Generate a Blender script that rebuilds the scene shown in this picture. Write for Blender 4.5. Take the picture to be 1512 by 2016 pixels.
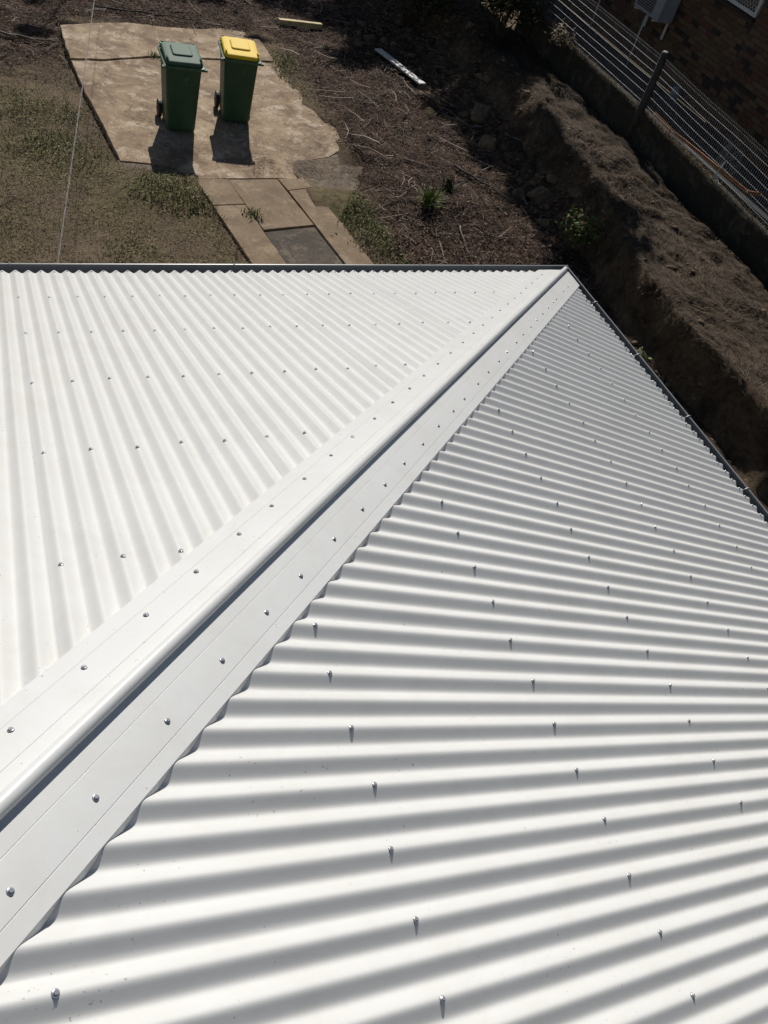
import bpy, bmesh, math, random
import numpy as np
from mathutils import Vector, Matrix, Quaternion
random.seed(7); rng = np.random.default_rng(11)
for o in list(bpy.data.objects): bpy.data.objects.remove(o)
S = bpy.context.scene; COL = S.collection

# ------------------------------------------------------------------ camera, sky, sun, exposure
CAM = Vector((-3.4655, -4.2627, 6.2712)); PITCH, YAW, ROLL = math.radians(44.407), math.radians(-33.064), math.radians(18.110)
FPX = 1644.33
cd = bpy.data.cameras.new('camera'); cam = bpy.data.objects.new('camera', cd); COL.objects.link(cam)
CR = Matrix.Rotation(YAW, 3, 'Z') @ Matrix.Rotation(PITCH, 3, 'X') @ Matrix.Rotation(ROLL, 3, 'Z')
cam.matrix_world = Matrix.Translation(CAM) @ CR.to_4x4()
cd.sensor_fit = 'VERTICAL'; cd.sensor_height = 24; cd.sensor_width = 18; cd.lens = 24*FPX/2016
cd.clip_start = .05; cd.clip_end = 2000
S.camera = cam
SUN_EL, SUN_AZ = math.radians(40.2), math.radians(15)          # azimuth from +Y towards +X
SV = Vector((math.sin(SUN_AZ)*math.cos(SUN_EL), math.cos(SUN_AZ)*math.cos(SUN_EL), math.sin(SUN_EL)))
W = bpy.data.worlds.new('World'); S.world = W; W.use_nodes = True
wn = W.node_tree.nodes; wl = W.node_tree.links
sky = wn.new('ShaderNodeTexSky'); sky.sky_type = 'NISHITA'; sky.sun_disc = False
sky.sun_elevation = SUN_EL; sky.sun_rotation = SUN_AZ; sky.air_density = 1.0; sky.dust_density = .6
bg = wn['Background']; bg.inputs['Strength'].default_value = .05
wl.new(sky.outputs['Color'], bg.inputs['Color'])
sd = bpy.data.lights.new('sun', 'SUN'); sd.energy = 4.9; sd.angle = math.radians(.53); sd.color = (1, .965, .90)
sun = bpy.data.objects.new('sun', sd); COL.objects.link(sun); sun.rotation_euler = SV.to_track_quat('Z', 'Y').to_euler(); sun.location = (10, 30, 30)
S.view_settings.view_transform = 'Standard'; S.view_settings.look = 'None'; S.view_settings.gamma = 1
S.view_settings.exposure = -.34; S.view_settings.use_curve_mapping = False
S.render.engine = 'CYCLES'; S.cycles.max_bounces = 6

# ------------------------------------------------------------------ helpers
def tag(o, label=None, cat=None, group=None, kind=None):
    if label: o['label'] = label
    if cat: o['category'] = cat
    if group: o['group'] = group
    if kind: o['kind'] = kind
    return o
def empty(name, loc, rz=0):
    o = bpy.data.objects.new(name, None); COL.objects.link(o); o.location = loc; o.rotation_euler = (0, 0, rz); o.empty_display_size = .2
    return o
def link(name, me, parent=None):
    o = bpy.data.objects.new(name, me); COL.objects.link(o)
    if parent is not None: o.parent = parent
    return o
def npmesh(name, V, F, mats, mi=None, smooth=False):
    """V (n,3), F (m,k) constant k"""
    me = bpy.data.meshes.new(name); V = np.asarray(V, np.float32); F = np.asarray(F, np.int32)
    k = F.shape[1]
    me.vertices.add(len(V)); me.vertices.foreach_set('co', V.ravel())
    me.loops.add(F.size); me.loops.foreach_set('vertex_index', F.ravel())
    me.polygons.add(len(F)); me.polygons.foreach_set('loop_start', np.arange(0, F.size, k, dtype=np.int32))
    me.polygons.foreach_set('loop_total', np.full(len(F), k, np.int32))
    for m in (mats if isinstance(mats, (list, tuple)) else [mats]): me.materials.append(m)
    if mi is not None: me.polygons.foreach_set('material_index', np.asarray(mi, np.int32))
    if smooth: me.polygons.foreach_set('use_smooth', np.ones(len(F), bool))
    me.update(calc_edges=True); me.validate()
    return me
class MB:
    def __init__(s): s.v = []; s.f = []; s.m = []; s.sm = []
    def add(s, V, F, mi=0, smooth=False):
        b = len(s.v); s.v += [tuple(p) for p in V]; s.f += [tuple(i+b for i in f) for f in F]; s.m += [mi]*len(F); s.sm += [smooth]*len(F)
    def box(s, c, d, R=None, mi=0):
        hx, hy, hz = d[0]/2, d[1]/2, d[2]/2
        P = [Vector((x, y, z)) for x in (-hx, hx) for y in (-hy, hy) for z in (-hz, hz)]
        if R is not None: P = [R @ p for p in P]
        P = [p+Vector(c) for p in P]
        s.add(P, [(0,1,3,2), (4,6,7,5), (0,4,5,1), (2,3,7,6), (0,2,6,4), (1,5,7,3)], mi)
    def tube(s, pts, r, n=6, mi=0, cap=True):
        pts = [Vector(p) for p in pts]; rr = r if isinstance(r, (list, tuple)) else [r]*len(pts)
        V = []; F = []; up = None
        for i, p in enumerate(pts):
            t = (pts[min(i+1, len(pts)-1)]-pts[max(i-1, 0)]).normalized()
            if up is None: up = Vector((0, 0, 1)) if abs(t.z) < .9 else Vector((1, 0, 0))
            a = t.cross(up).normalized(); b = a.cross(t).normalized(); up = b
            for k in range(n):
                an = 2*math.pi*k/n; V.append(p+(a*math.cos(an)+b*math.sin(an))*rr[i])
        for i in range(len(pts)-1):
            for k in range(n): F.append((i*n+k, i*n+(k+1) % n, (i+1)*n+(k+1) % n, (i+1)*n+k))
        s.add(V, F, mi, True)
        if cap: s.add(V[:n], [tuple(range(n-1, -1, -1))], mi); s.add(V[-n:], [tuple(range(n))], mi)
    def loft(s, rings, mi=0, cap0=True, cap1=True, smooth=False, closed=True):
        n = len(rings[0]); V = [p for r in rings for p in r]; F = []
        for i in range(len(rings)-1):
            for k in range(n if closed else n-1): F.append((i*n+k, i*n+(k+1) % n, (i+1)*n+(k+1) % n, (i+1)*n+k))
        s.add(V, F, mi, smooth)
        if cap0: s.add(rings[0], [tuple(range(n-1, -1, -1))], mi)
        if cap1: s.add(rings[-1], [tuple(range(n))], mi)
    def mesh(s, name, mats, bevel=0):
        me = bpy.data.meshes.new(name); me.from_pydata([tuple(p) for p in s.v], [], s.f)
        for m in (mats if isinstance(mats, (list, tuple)) else [mats]): me.materials.append(m)
        for p, mi, sm in zip(me.polygons, s.m, s.sm): p.material_index = mi; p.use_smooth = sm
        bm = bmesh.new(); bm.from_mesh(me); bmesh.ops.remove_doubles(bm, verts=bm.verts, dist=1e-5)
        bmesh.ops.recalc_face_normals(bm, faces=bm.faces)
        if bevel:
            es = [e for e in bm.edges if len(e.link_faces) == 2 and e.calc_face_angle(0) > .6]
            bmesh.ops.bevel(bm, geom=es, offset=bevel, segments=2, affect='EDGES', profile=.6, clamp_overlap=True)
        bm.to_mesh(me); bm.free(); me.update()
        return me
    def build(s, name, mats, parent=None, bevel=0): return link(name, s.mesh(name, mats, bevel), parent)

_perm = rng.permutation(512)
def vnoise(x, y, seed=0):
    x = np.asarray(x, float)+seed*17.3; y = np.asarray(y, float)+seed*31.7
    xi = np.floor(x).astype(int); yi = np.floor(y).astype(int); fx = x-xi; fy = y-yi
    fx = fx*fx*(3-2*fx); fy = fy*fy*(3-2*fy)
    h = lambda a, b: _perm[(_perm[a & 511]+b) & 511]/511.
    return (h(xi, yi)*(1-fx)+h(xi+1, yi)*fx)*(1-fy)+(h(xi, yi+1)*(1-fx)+h(xi+1, yi+1)*fx)*fy
def fbm(x, y, oct=4, seed=0):
    r = 0; a = .5; t = 0
    for i in range(oct): r = r+a*vnoise(np.asarray(x)*2**i, np.asarray(y)*2**i, seed+i*3); t += a; a *= .5
    return r/t
def sst(a, b, x): t = np.clip((np.asarray(x, float)-a)/(b-a), 0, 1); return t*t*(3-2*t)

# ------------------------------------------------------------------ materials
class NT:
    def __init__(s, name):
        s.m = bpy.data.materials.new(name); s.m.use_nodes = True; s.t = s.m.node_tree; s.n = s.t.nodes; s.l = s.t.links
        s.b = s.n['Principled BSDF']; s._co = None
    def co(s):
        if s._co is None: s._co = s.n.new('ShaderNodeTexCoord').outputs['Object']
        return s._co
    def noise(s, scale, detail=6, rough=.6, vec=None, dist=0):
        n = s.n.new('ShaderNodeTexNoise'); n.inputs['Scale'].default_value = scale; n.inputs['Detail'].default_value = detail
        n.inputs['Roughness'].default_value = rough; n.inputs['Distortion'].default_value = dist
        s.l.new(vec or s.co(), n.inputs['Vector']); return n.outputs['Fac']
    def ramp(s, fac, stops):
        n = s.n.new('ShaderNodeValToRGB'); e = n.color_ramp.elements
        while len(e) < len(stops): e.new(.5)
        for q, (p, c) in zip(e, stops):
            q.position = p; q.color = (c, c, c, 1) if not isinstance(c, tuple) else (*c, 1)
        s.l.new(fac, n.inputs['Fac']); return n.outputs['Color']
    def mix(s, fac, a, b, mode='MIX'):
        n = s.n.new('ShaderNodeMix'); n.data_type = 'RGBA'; n.blend_type = mode
        for inp, v in ((n.inputs['Factor'], fac), (n.inputs[6], a), (n.inputs[7], b)):
            if isinstance(v, bpy.types.NodeSocket): s.l.new(v, inp)
            elif isinstance(v, tuple): inp.default_value = (*v, 1)
            else: inp.default_value = v
        return n.outputs[2]
    def math(s, op, a, b=0.):
        n = s.n.new('ShaderNodeMath'); n.operation = op
        for i, v in enumerate((a, b)):
            if isinstance(v, bpy.types.NodeSocket): s.l.new(v, n.inputs[i])
            else: n.inputs[i].default_value = v
        return n.outputs[0]
    def attr(s, name):
        n = s.n.new('ShaderNodeAttribute'); n.attribute_name = name; return n.outputs['Fac']
    def rand(s): return s.n.new('ShaderNodeObjectInfo').outputs['Random']
    def island(s): return s.n.new('ShaderNodeNewGeometry').outputs['Random Per Island']
    def bump(s, h, strength=.5, dist=.01):
        n = s.n.new('ShaderNodeBump'); n.inputs['Strength'].default_value = strength; n.inputs['Distance'].default_value = dist
        s.l.new(h, n.inputs['Height']); s.l.new(n.outputs['Normal'], s.b.inputs['Normal'])
    def out(s, col=None, rough=.6, metal=0, spec=.5):
        if col is not None:
            if isinstance(col, tuple): s.b.inputs['Base Color'].default_value = (*col, 1)
            else: s.l.new(col, s.b.inputs['Base Color'])
        if isinstance(rough, bpy.types.NodeSocket): s.l.new(rough, s.b.inputs['Roughness'])
        else: s.b.inputs['Roughness'].default_value = rough
        s.b.inputs['Metallic'].default_value = metal; s.b.inputs['Specular IOR Level'].default_value = spec
        return s.m

def M_roof(name, a, b, rough):
    m = NT(name)
    c = m.mix(m.noise(1.3, 5, .6), a, b)
    dirt = m.ramp(m.noise(90, 2, .5), [(.0, 0.), (.70, 0.), (.73, 1.)])          # odd specks of grit and swarf
    gate = m.ramp(m.noise(6, 2, .5), [(.50, 0.), (.60, 1.)])
    c = m.mix(m.math('MULTIPLY', m.math('MULTIPLY', dirt, gate), .55), c, (.20, .18, .16))
    c = m.mix(m.ramp(m.noise(3.5, 9, .74, dist=.9), [(.44, 0.), (.66, .34)]), c, (.66, .64, .60))
    m.bump(m.noise(4, 4, .55), .16, .012)
    return m.out(c, rough, 0, .5)
MAT = {}
MAT['roof'] = M_roof('white roof steel', (.80, .795, .775), (.745, .74, .72), .36)
MAT['cap'] = M_roof('white cap steel', (.79, .79, .775), (.75, .75, .735), .33)
def simple(name, c, rough=.6, metal=0, var=.25, scale=20, bump=0., spec=.5, obj=False, isl=0.):
    m = NT(name); d = tuple(x*(1-var) for x in c); l = tuple(min(1, x*(1+var)) for x in c)
    col = m.mix(m.ramp(m.noise(scale, 6, .65), [(.3, 0.), (.7, 1.)]), d, l)
    if obj: col = m.mix(m.math('MULTIPLY', m.rand(), .5), col, tuple(x*.55 for x in c))
    if isl: col = m.mix(m.math('MULTIPLY', m.island(), isl), col, tuple(x*.35 for x in c))
    if bump: m.bump(m.noise(scale*2, 6, .6), .6, bump)
    return m.out(col, rough, metal, spec)
MAT['gutter'] = simple('grey gutter steel', (.21, .22, .23), .35, 0, .10, 6)
MAT['bracket'] = simple('pale gutter strap', (.45, .45, .44), .4, .3, .1)
MAT['screw'] = simple('zinc screw head', (.62, .63, .64), .30, .6, .2, 200)
MAT['rubber'] = simple('black rubber', (.018, .018, .018), .6, 0, .3, 40)
MAT['wall'] = simple('painted wall board', (.55, .53, .48), .7, 0, .08, 3)
MAT['soffit'] = simple('soffit board', (.6, .6, .58), .7, 0, .05, 3)
MAT['galv'] = simple('galvanised wire', (.36, .37, .37), .5, .25, .25, 30)
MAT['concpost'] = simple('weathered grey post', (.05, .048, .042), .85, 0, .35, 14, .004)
MAT['white_metal'] = simple('white enamel', (.62, .63, .62), .4, 0, .08, 5)
MAT['ac_metal'] = simple('dull grey enamel', (.27, .30, .33), .5, 0, .15, 4)
MAT['dark_metal'] = simple('dark slots', (.03, .03, .032), .5, 0, .2)
MAT['rust'] = simple('rusty orange steel', (.46, .21, .095), .75, .1, .45, 25, .001)
MAT['glass'] = NT('dark window glass').out((.02, .025, .03), .06, 0, .6)
MAT['bark'] = simple('grey brown bark', (.11, .085, .06), .9, 0, .45, 9, .01)
MAT['stick'] = simple('bleached stick', (.24, .195, .145), .85, 0, .35, 12, .002, obj=True)
MAT['darkstick'] = simple('dark dead branch', (.055, .042, .032), .9, 0, .4, 12, .003)
MAT['oldtimber'] = simple('yellowed timber', (.62, .50, .25), .75, 0, .30, 9, .002)
MAT['plank'] = simple('flaking white plank', (.62, .61, .56), .6, 0, .22, 7, .001)
MAT['paleplastic'] = simple('pale blue plastic', (.17, .21, .26), .5, 0, .1)
MAT['rag'] = simple('white plastic scrap', (.7, .7, .68), .6, 0, .1)
MAT['cable'] = simple('pale grey cable', (.20, .185, .17), .6, 0, .2)

def M_conc(name, a, b, stain, pale, st=.45, grime=.5):
    m = NT(name); c = m.mix(m.ramp(m.noise(1.9, 9, .72, dist=.4), [(.40, 0.), (.60, 1.)]), a, b)
    c = m.mix(m.math('MULTIPLY', m.ramp(m.noise(1.6, 9, .74, dist=.8), [(.47, 0.), (.64, 1.)]), st), c, stain)
    c = m.mix(m.math('MULTIPLY', m.ramp(m.noise(2.7, 10, .78, dist=.3), [(.515, 0.), (.60, 1.)]), .8), c, pale)
    c = m.mix(m.math('MULTIPLY', m.ramp(m.noise(26, 7, .78), [(.49, 0.), (.60, 1.)]), grime), c, tuple(x*.42 for x in a))
    c = m.mix(m.math('MULTIPLY', m.ramp(m.noise(140, 3, .6), [(.35, 1.), (.5, 0.)]), .35), c, tuple(x*.5 for x in a))
    m.bump(m.noise(30, 8, .7), .5, .008)
    return m.out(c, .9, 0, .25)
MAT['pad'] = M_conc('tan worn concrete', (.49, .365, .245), (.285, .195, .125), (.13, .082, .054), (.66, .54, .41), .85, .6)
MAT['path_tan'] = M_conc('brown path concrete', (.315, .23, .15), (.235, .168, .108), (.15, .105, .07), (.40, .305, .21), .5, .35)
MAT['path_grey'] = M_conc('grey lichen concrete', (.14, .112, .085), (.085, .07, .058), (.05, .044, .042), (.24, .20, .15), .7, .7)
MAT['path_mid'] = M_conc('dusty grey concrete', (.21, .16, .115), (.165, .125, .09), (.10, .08, .062), (.30, .235, .17), .6, .5)
MAT['retain'] = M_conc('shade darkened old concrete', (.055, .05, .036), (.034, .032, .026), (.02, .02, .017), (.12, .105, .075), .6, .6)  # near-black tones put the shade of the unlit wall face into the colour
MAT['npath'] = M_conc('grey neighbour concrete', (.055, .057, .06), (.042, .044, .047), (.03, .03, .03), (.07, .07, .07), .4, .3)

def M_ground():
    m = NT('yard soil')
    soil = m.mix(m.ramp(m.noise(1.1, 8, .7), [(.35, 0.), (.65, 1.)]), (.19, .142, .094), (.34, .255, .172))
    soil = m.mix(m.ramp(m.noise(22, 8, .75), [(.38, 0.), (.62, 1.)]), m.mix(.5, soil, (.06, .045, .032)), soil)
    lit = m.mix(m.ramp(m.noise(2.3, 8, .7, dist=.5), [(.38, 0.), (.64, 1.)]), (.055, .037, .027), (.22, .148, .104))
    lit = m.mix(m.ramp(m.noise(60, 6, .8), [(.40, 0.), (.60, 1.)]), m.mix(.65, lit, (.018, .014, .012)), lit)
    grass = m.mix(m.ramp(m.noise(9, 8, .75), [(.40, 0.), (.60, 1.)]), (.11, .093, .047), (.27, .22, .12))
    rock = m.mix(m.ramp(m.noise(2.2, 10, .75, dist=.6), [(.38, 0.), (.62, 1.)]), (.075, .056, .038), (.24, .175, .11))
    rock = m.mix(m.ramp(m.noise(11, 9, .8), [(.35, 0.), (.55, 1.)]), m.mix(.6, rock, (.03, .025, .02)), rock)
    straw = m.mix(m.ramp(m.noise(6, 9, .75, dist=1.2), [(.38, 0.), (.62, 1.)]), (.050, .038, .028), (.165, .125, .088))
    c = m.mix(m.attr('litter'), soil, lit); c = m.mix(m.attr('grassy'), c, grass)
    c = m.mix(m.attr('rocky'), c, rock); c = m.mix(m.attr('strawy'), c, straw)
    m.bump(m.math('ADD', m.noise(16, 12, .85), m.math('MULTIPLY', m.noise(5, 10, .8, dist=.5), 1.5)), 1., .035)
    return m.out(c, .95, 0, .1)
MAT['ground'] = M_ground()
MAT['rock'] = (lambda m: (m.bump(m.noise(8, 10, .75), .8, .04), m.out(m.mix(m.ramp(m.noise(3, 9, .75), [(.36, 0.), (.64, 1.)]), (.10, .073, .048), (.27, .195, .12)), .95, 0, .15))[1])(NT('ochre rock'))
def leafmat(name, a, b, rough=.55, trans=0., pw=1.):
    m = NT(name); r = m.math('POWER', m.island(), pw); c = m.mix(r, a, b)
    if trans: m.b.inputs['Subsurface Weight'].default_value = 0
    return m.out(c, max(rough, .6), 0, .12)
MAT['lf_green'] = leafmat('green leaf', (.06, .095, .022), (.23, .29, .085), .6, 0, 1.3)
MAT['lf_olive'] = leafmat('olive leaf', (.045, .038, .019), (.40, .31, .165), .6, 0, 1.5)
MAT['lf_straw'] = leafmat('straw blade', (.085, .066, .044), (.30, .235, .155), .8)
MAT['lf_bank'] = leafmat('dull bank grass', (.034, .026, .020), (.26, .20, .145), .85, 0, 1.6)
MAT['lf_brown'] = leafmat('brown litter leaf', (.028, .019, .015), (.30, .20, .15), .8, 0, 1.8)
MAT['lf_grey'] = leafmat('grey litter twig', (.035, .028, .022), (.60, .50, .42), .85, 0, 2.2)
MAT['lf_dark'] = leafmat('dark evergreen leaf', (.016, .028, .010), (.045, .065, .022), .4)
MAT['lf_red'] = leafmat('reddish young leaf', (.11, .045, .025), (.22, .10, .06))
MAT['lf_gum'] = leafmat('gum leaf', (.04, .055, .022), (.09, .10, .05), .45)

def M_plastic(name, c, fade, rough=.42):
    m = NT(name); col = m.mix(m.ramp(m.noise(3, 7, .7), [(.4, 0.), (.68, 1.)]), c, fade)
    col = m.mix(m.math('MULTIPLY', m.ramp(m.noise(30, 6, .75), [(.55, 0.), (.72, 1.)]), .4), col, tuple(x*.6+.02 for x in c))
    m.bump(m.noise(160, 3, .5), .15, .002)
    return m.out(col, rough, 0, .25)
MAT['bin_rim'] = M_plastic('sun faded green rim', (.05, .115, .07), (.08, .15, .10), .5)
MAT['bin_green'] = M_plastic('dark green bin plastic', (.030, .080, .042), (.046, .100, .056), .45)
MAT['bin_mark'] = M_plastic('worn green plastic', (.06, .115, .075), (.08, .14, .09), .5)
MAT['lid_green'] = M_plastic('faded green lid plastic', (.048, .108, .070), (.075, .138, .092), .62)
MAT['lid_yellow'] = M_plastic('yellow lid plastic', (.86, .57, .012), (.88, .60, .03), .6)
BRICKS = [simple('brick %s' % n, c, .9, 0, .35, 40, .003) for n, c in
          (('red brown', (.105, .05, .032)), ('tan', (.135, .088, .048)), ('dark fired', (.035, .026, .023)), ('brown', (.105, .066, .038)))]
MAT['mortar'] = simple('grey mortar', (.075, .056, .038), .95, 0, .2, 60, .003)

# ------------------------------------------------------------------ terrain
Z0 = 3.3
def interp(y, t): ys, xs = zip(*t); return np.interp(y, ys, xs)
CREST = [(-6, 4.9), (1.2, 4.95), (3.06, 4.85), (4.5, 5.05), (5.5, 5.40), (6.5, 5.62), (8.6, 5.78), (10, 6.0), (13, 6.2), (24, 6.2)]
TOE = [(-6, 4.75), (3, 4.70), (4.5, 4.88), (5.5, 5.12), (7.2, 5.0), (9.2, 4.75), (11.6, 4.72), (13.5, 4.4), (15, 3.9), (24, 3.6)]
REDGE = [(-6, 6.75), (3.4, 6.75), (4.5, 6.83), (5.0, 6.86), (6.1, 6.9), (8.1, 7.12), (10.5, 7.15), (24, 7.15)]
WX = 7.18                                            # face of the retaining wall
PADR = [(4.3, 1.2), (8.0, 1.2), (8.4, 1.75), (8.9, 1.93), (9.7, 1.90), (10.4, 1.76), (11.4, 1.56), (12.2, 1.46), (13.4, 1.40)]
def inpoly_soft(x, y): return (x > -2.0) & (x < interp(y, PADR)-.28) & (y > 4.0) & (y < 12.95) & (x > -.72-.28*(y > 8)*np.minimum((y-8)*.9, 4))
def height(x, y):
    x = np.asarray(x, float); y = np.asarray(y, float)
    jag = .22*(fbm(x*.6, y*1.3, 4, 5)-.5)+.10*(fbm(x*2.1, y*3.9, 3, 9)-.5)
    xc = interp(y, CREST)+jag; xt = interp(y, TOE)+jag*.8
    base = .05*(fbm(x*.7, y*.7, 3, 1)-.5)+.035*(fbm(x*3, y*3, 3, 2)-.5)+.03*sst(2.0, 4.2, x)
    base = base+.03*sst(1.3, 2.0, x)*sst(7.2, 8.0, y)*sst(3.2, 2.4, x)
    base = base+sst(1.8, 2.8, x)*(.10*(fbm(x*1.6, y*1.6, 3, 41)-.5)+.10*np.abs(fbm(x*3.3, y*3.3, 4, 42)-.5))+sst(-2.1, -2.5, x)*sst(9.5, 11, y)*.10*(fbm(x*2, y*2, 3, 43)-.5)
    ej = fbm(x*2.2, y*2.2, 4, 44)-.5
    base = base+.085*sst(-.12, .16, x-interp(y, PADR)+.38*ej)*sst(8.3, 8.7, y)*sst(3.0, 2.3, x)+.11*sst(-.1, .14, y-13.22+.45*ej)*sst(-2.3, -2.0, x)*sst(2.2, 1.6, x)+.085*sst(8.2, 7.6, y+.5*ej+.12*(x+1.3))*sst(6.6, 7.2, y)*sst(-2.4, -1.8, x)
    base = np.where(inpoly_soft(x, y), np.minimum(base, .01), base)
    top = .82+.10*(fbm(x*1.1, y*1.1, 4, 3)-.5)+.07*(fbm(x*3.5, y*3.5, 3, 4)-.5)+.06*sst(5, 7, x)
    t = np.clip((x-xt)/np.maximum(xc-xt, .05), 0, 1)
    f = np.where(t < .55, .38*(t/.55)**1.3, .38+.62*sst(0, 1, (t-.55)/.45))
    bump_ = np.abs(fbm(x*1.7, y*1.7, 4, 7)-.5)*1.6+.5*np.floor(fbm(x*1.3, y*1.3, 3, 8)*7)/7
    f = np.clip(f+.42*(bump_-.45)*np.sin(np.pi*np.clip(t, 0, 1)), 0, 1.1)
    base = base+.10*sst(.05, .5, t)*(np.abs(fbm(x*4.2, y*4.2, 3, 17)-.5)*2-.3)
    z = base*(1-f)+top*f
    xr = interp(y, REDGE)+.12*(fbm(y*1.7, x*.3, 3, 12)-.5)
    z = z-.34*sst(0, .08, x-xr)+(.13*(fbm(x*4.5, y*3.2, 3, 19)-.5)-.06*sst(.5, .7, fbm(x*3, y*2, 2, 20)))*sst(0, .3, x-xc)*(x < xr)
    return np.where(x > WX+.05, np.minimum(z, .5), z)
def grid(x0, x1, y0, y1, d):
    xs = np.arange(x0, x1+d/2, d); ys = np.arange(y0, y1+d/2, d); X, Y = np.meshgrid(xs, ys)
    n, k = X.shape; idx = np.arange(n*k).reshape(n, k)
    F = np.stack([idx[:-1, :-1].ravel(), idx[:-1, 1:].ravel(), idx[1:, 1:].ravel(), idx[1:, :-1].ravel()], 1)
    return X.ravel(), Y.ravel(), F
def in_frame(x, y, z, mar=60):
    P = np.stack([x-CAM.x, y-CAM.y, z-CAM.z], -1) @ np.array(CR); d = -P[..., 2]
    u = 756+FPX*P[..., 0]/d; v = 1008-FPX*P[..., 1]/d
    return (d > 0) & (u > -mar) & (u < 1512+mar) & (v > -mar) & (v < 2016+mar), d
GX, GY, GF = grid(-6, WX+.1, -2.98, 20.5, .032)
GZ = height(GX, GY)
ground_me = npmesh('ground', np.stack([GX, GY, GZ], 1), GF, MAT['ground'], smooth=True)
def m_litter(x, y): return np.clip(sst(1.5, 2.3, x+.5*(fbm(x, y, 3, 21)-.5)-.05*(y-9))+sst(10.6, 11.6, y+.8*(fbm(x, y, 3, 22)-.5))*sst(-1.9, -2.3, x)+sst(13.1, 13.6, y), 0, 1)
GRASS_BLOBS = [(-1.25, 7.25, .5, .38, 1.35), (-.95, 6.95, .45, .3, .9), (1.5, 6.85, .34, .42, 1.5), (1.68, 6.2, .30, .5, 1.4), (1.85, 5.6, .25, .4, .7), (1.9, 12.3, .35, .45, .6), (1.7, 11.7, .2, .35, .6),
               (-3.0, 9.6, .6, .5, .6), (-2.7, 8.6, .6, .5, .85), (-2.35, 8.1, .45, .35, .6), (-1.95, 5.75, .4, .3, .6), (-3.1, 10.2, .3, .3, .4), (-2.3, 9.6, .25, .5, .45), (-3.4, 7.6, .7, .6, .3)]
def m_blob(x, y):
    r = np.zeros_like(np.asarray(x, float))
    for cx, cy, rx, ry, a in GRASS_BLOBS: r = np.maximum(r, a*np.exp(-(((x-cx)/rx)**2+((y-cy)/ry)**2)**1.4))
    return r*(.45+.9*fbm(np.asarray(x)*3, np.asarray(y)*3, 3, 33))
def m_grass(x, y): return np.clip((1-m_litter(x, y))*sst(.32, .60, fbm(x*1.6, y*1.6, 4, 31))*.8+m_blob(x, y), 0, 1)*(x < 3.2)
slope = np.zeros(len(GX)); nx = len(np.unique(np.round(GX, 5)))
Zg = GZ.reshape(-1, nx); gy, gx = np.gradient(Zg, .032); slope = np.hypot(gx, gy).ravel()
hi = sst(.45, .75, GZ)
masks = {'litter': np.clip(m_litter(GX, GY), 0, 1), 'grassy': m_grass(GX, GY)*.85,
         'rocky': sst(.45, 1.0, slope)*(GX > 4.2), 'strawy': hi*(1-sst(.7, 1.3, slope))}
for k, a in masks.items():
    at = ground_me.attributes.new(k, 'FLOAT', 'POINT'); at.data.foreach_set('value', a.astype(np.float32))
g = link('ground', ground_me); tag(g, 'dry brown yard soil rising to the cut earth bank', 'ground', kind='structure')
# the land further out, one coarse sheet with a hole where the fine yard lies
def ring(x0, x1, y0, y1, z):
    o = 420.
    V = [(x0, y0, z), (x1, y0, z), (x1, y1, z), (x0, y1, z), (-o, -o, z-.3), (o, -o, z-.3), (o, o, z-.3), (-o, o, z-.3)]
    return V, [(0, 4, 5, 1), (1, 5, 6, 2), (2, 6, 7, 3), (3, 7, 4, 0)]
V, F = ring(-5.98, WX+.08, -2.95, 20.45, -.06)
me = bpy.data.meshes.new('terrain'); me.from_pydata(V+[], [], F); me.materials.append(MAT['ground']); tag(link('terrain', me), 'bare brown land beyond the yard', 'terrain', kind='structure')

# ------------------------------------------------------------------ pad and path
def outline(pts, step=.07, jit=.012, seed=0):
    P = [Vector((*p, 0)) for p in pts]; out = []
    for i, p in enumerate(P):
        q = P[(i+1) % len(P)]; n = max(1, int((q-p).length/step))
        for k in range(n):
            c = p.lerp(q, k/n); t = (q-p).normalized(); nn = Vector((-t.y, t.x, 0))
            j = (float(fbm(c.x*4+seed, c.y*4, 3, 50))-.5)*2*jit
            out.append(c+nn*(j if k else j*.3))
    return out
def slab(name, pts, z0, z1, m, parent, jit=.012, seed=0, label=None, tilt=None):
    o2 = outline(pts, .06, jit, seed); c_ = sum(o2, Vector())/len(o2); o2 = [p+(p-c_).normalized()*(.004 if parent is not pad else 0) for p in o2]; zt = lambda p: z1
    c = sum(o2, Vector())/len(o2)
    mb = MB(); inn = [p+(c-p).normalized()*.007 for p in o2]
    mb.loft([[Vector((p.x, p.y, z0)) for p in o2], [Vector((p.x, p.y, zt(p)-.006)) for p in o2], [Vector((p.x, p.y, zt(p))) for p in inn]], 0, True, True)
    o = mb.build(name, m, parent)
    if tilt:      # cut the top into a grid so that it can dip smoothly
        bm = bmesh.new(); bm.from_mesh(o.data)
        for ax, lo, hi_ in ((0, -2.2, 2.3), (1, 7.2, 13.6)):
            for q in np.arange(lo, hi_, .14):
                co = Vector((0, 0, 0)); no = Vector((0, 0, 0)); co[ax] = q; no[ax] = 1
                bmesh.ops.bisect_plane(bm, geom=bm.verts[:]+bm.edges[:]+bm.faces[:], plane_co=co, plane_no=no, dist=1e-5)
        for v in bm.verts:
            if v.co.z > z1-.02: v.co.z += tilt(v.co)+.008*(float(fbm(v.co.x*1.7, v.co.y*1.7, 2, 61))-.5)
        bm.to_mesh(o.data); bm.free()
    if label: o['label'] = label
    return o
pad = empty('concrete_pad', (0, 10.5, 0)); tag(pad, 'tan worn concrete pad under the two wheelie bins', 'slab', kind='structure')
pad.location = (0, 0, 0)
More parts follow.
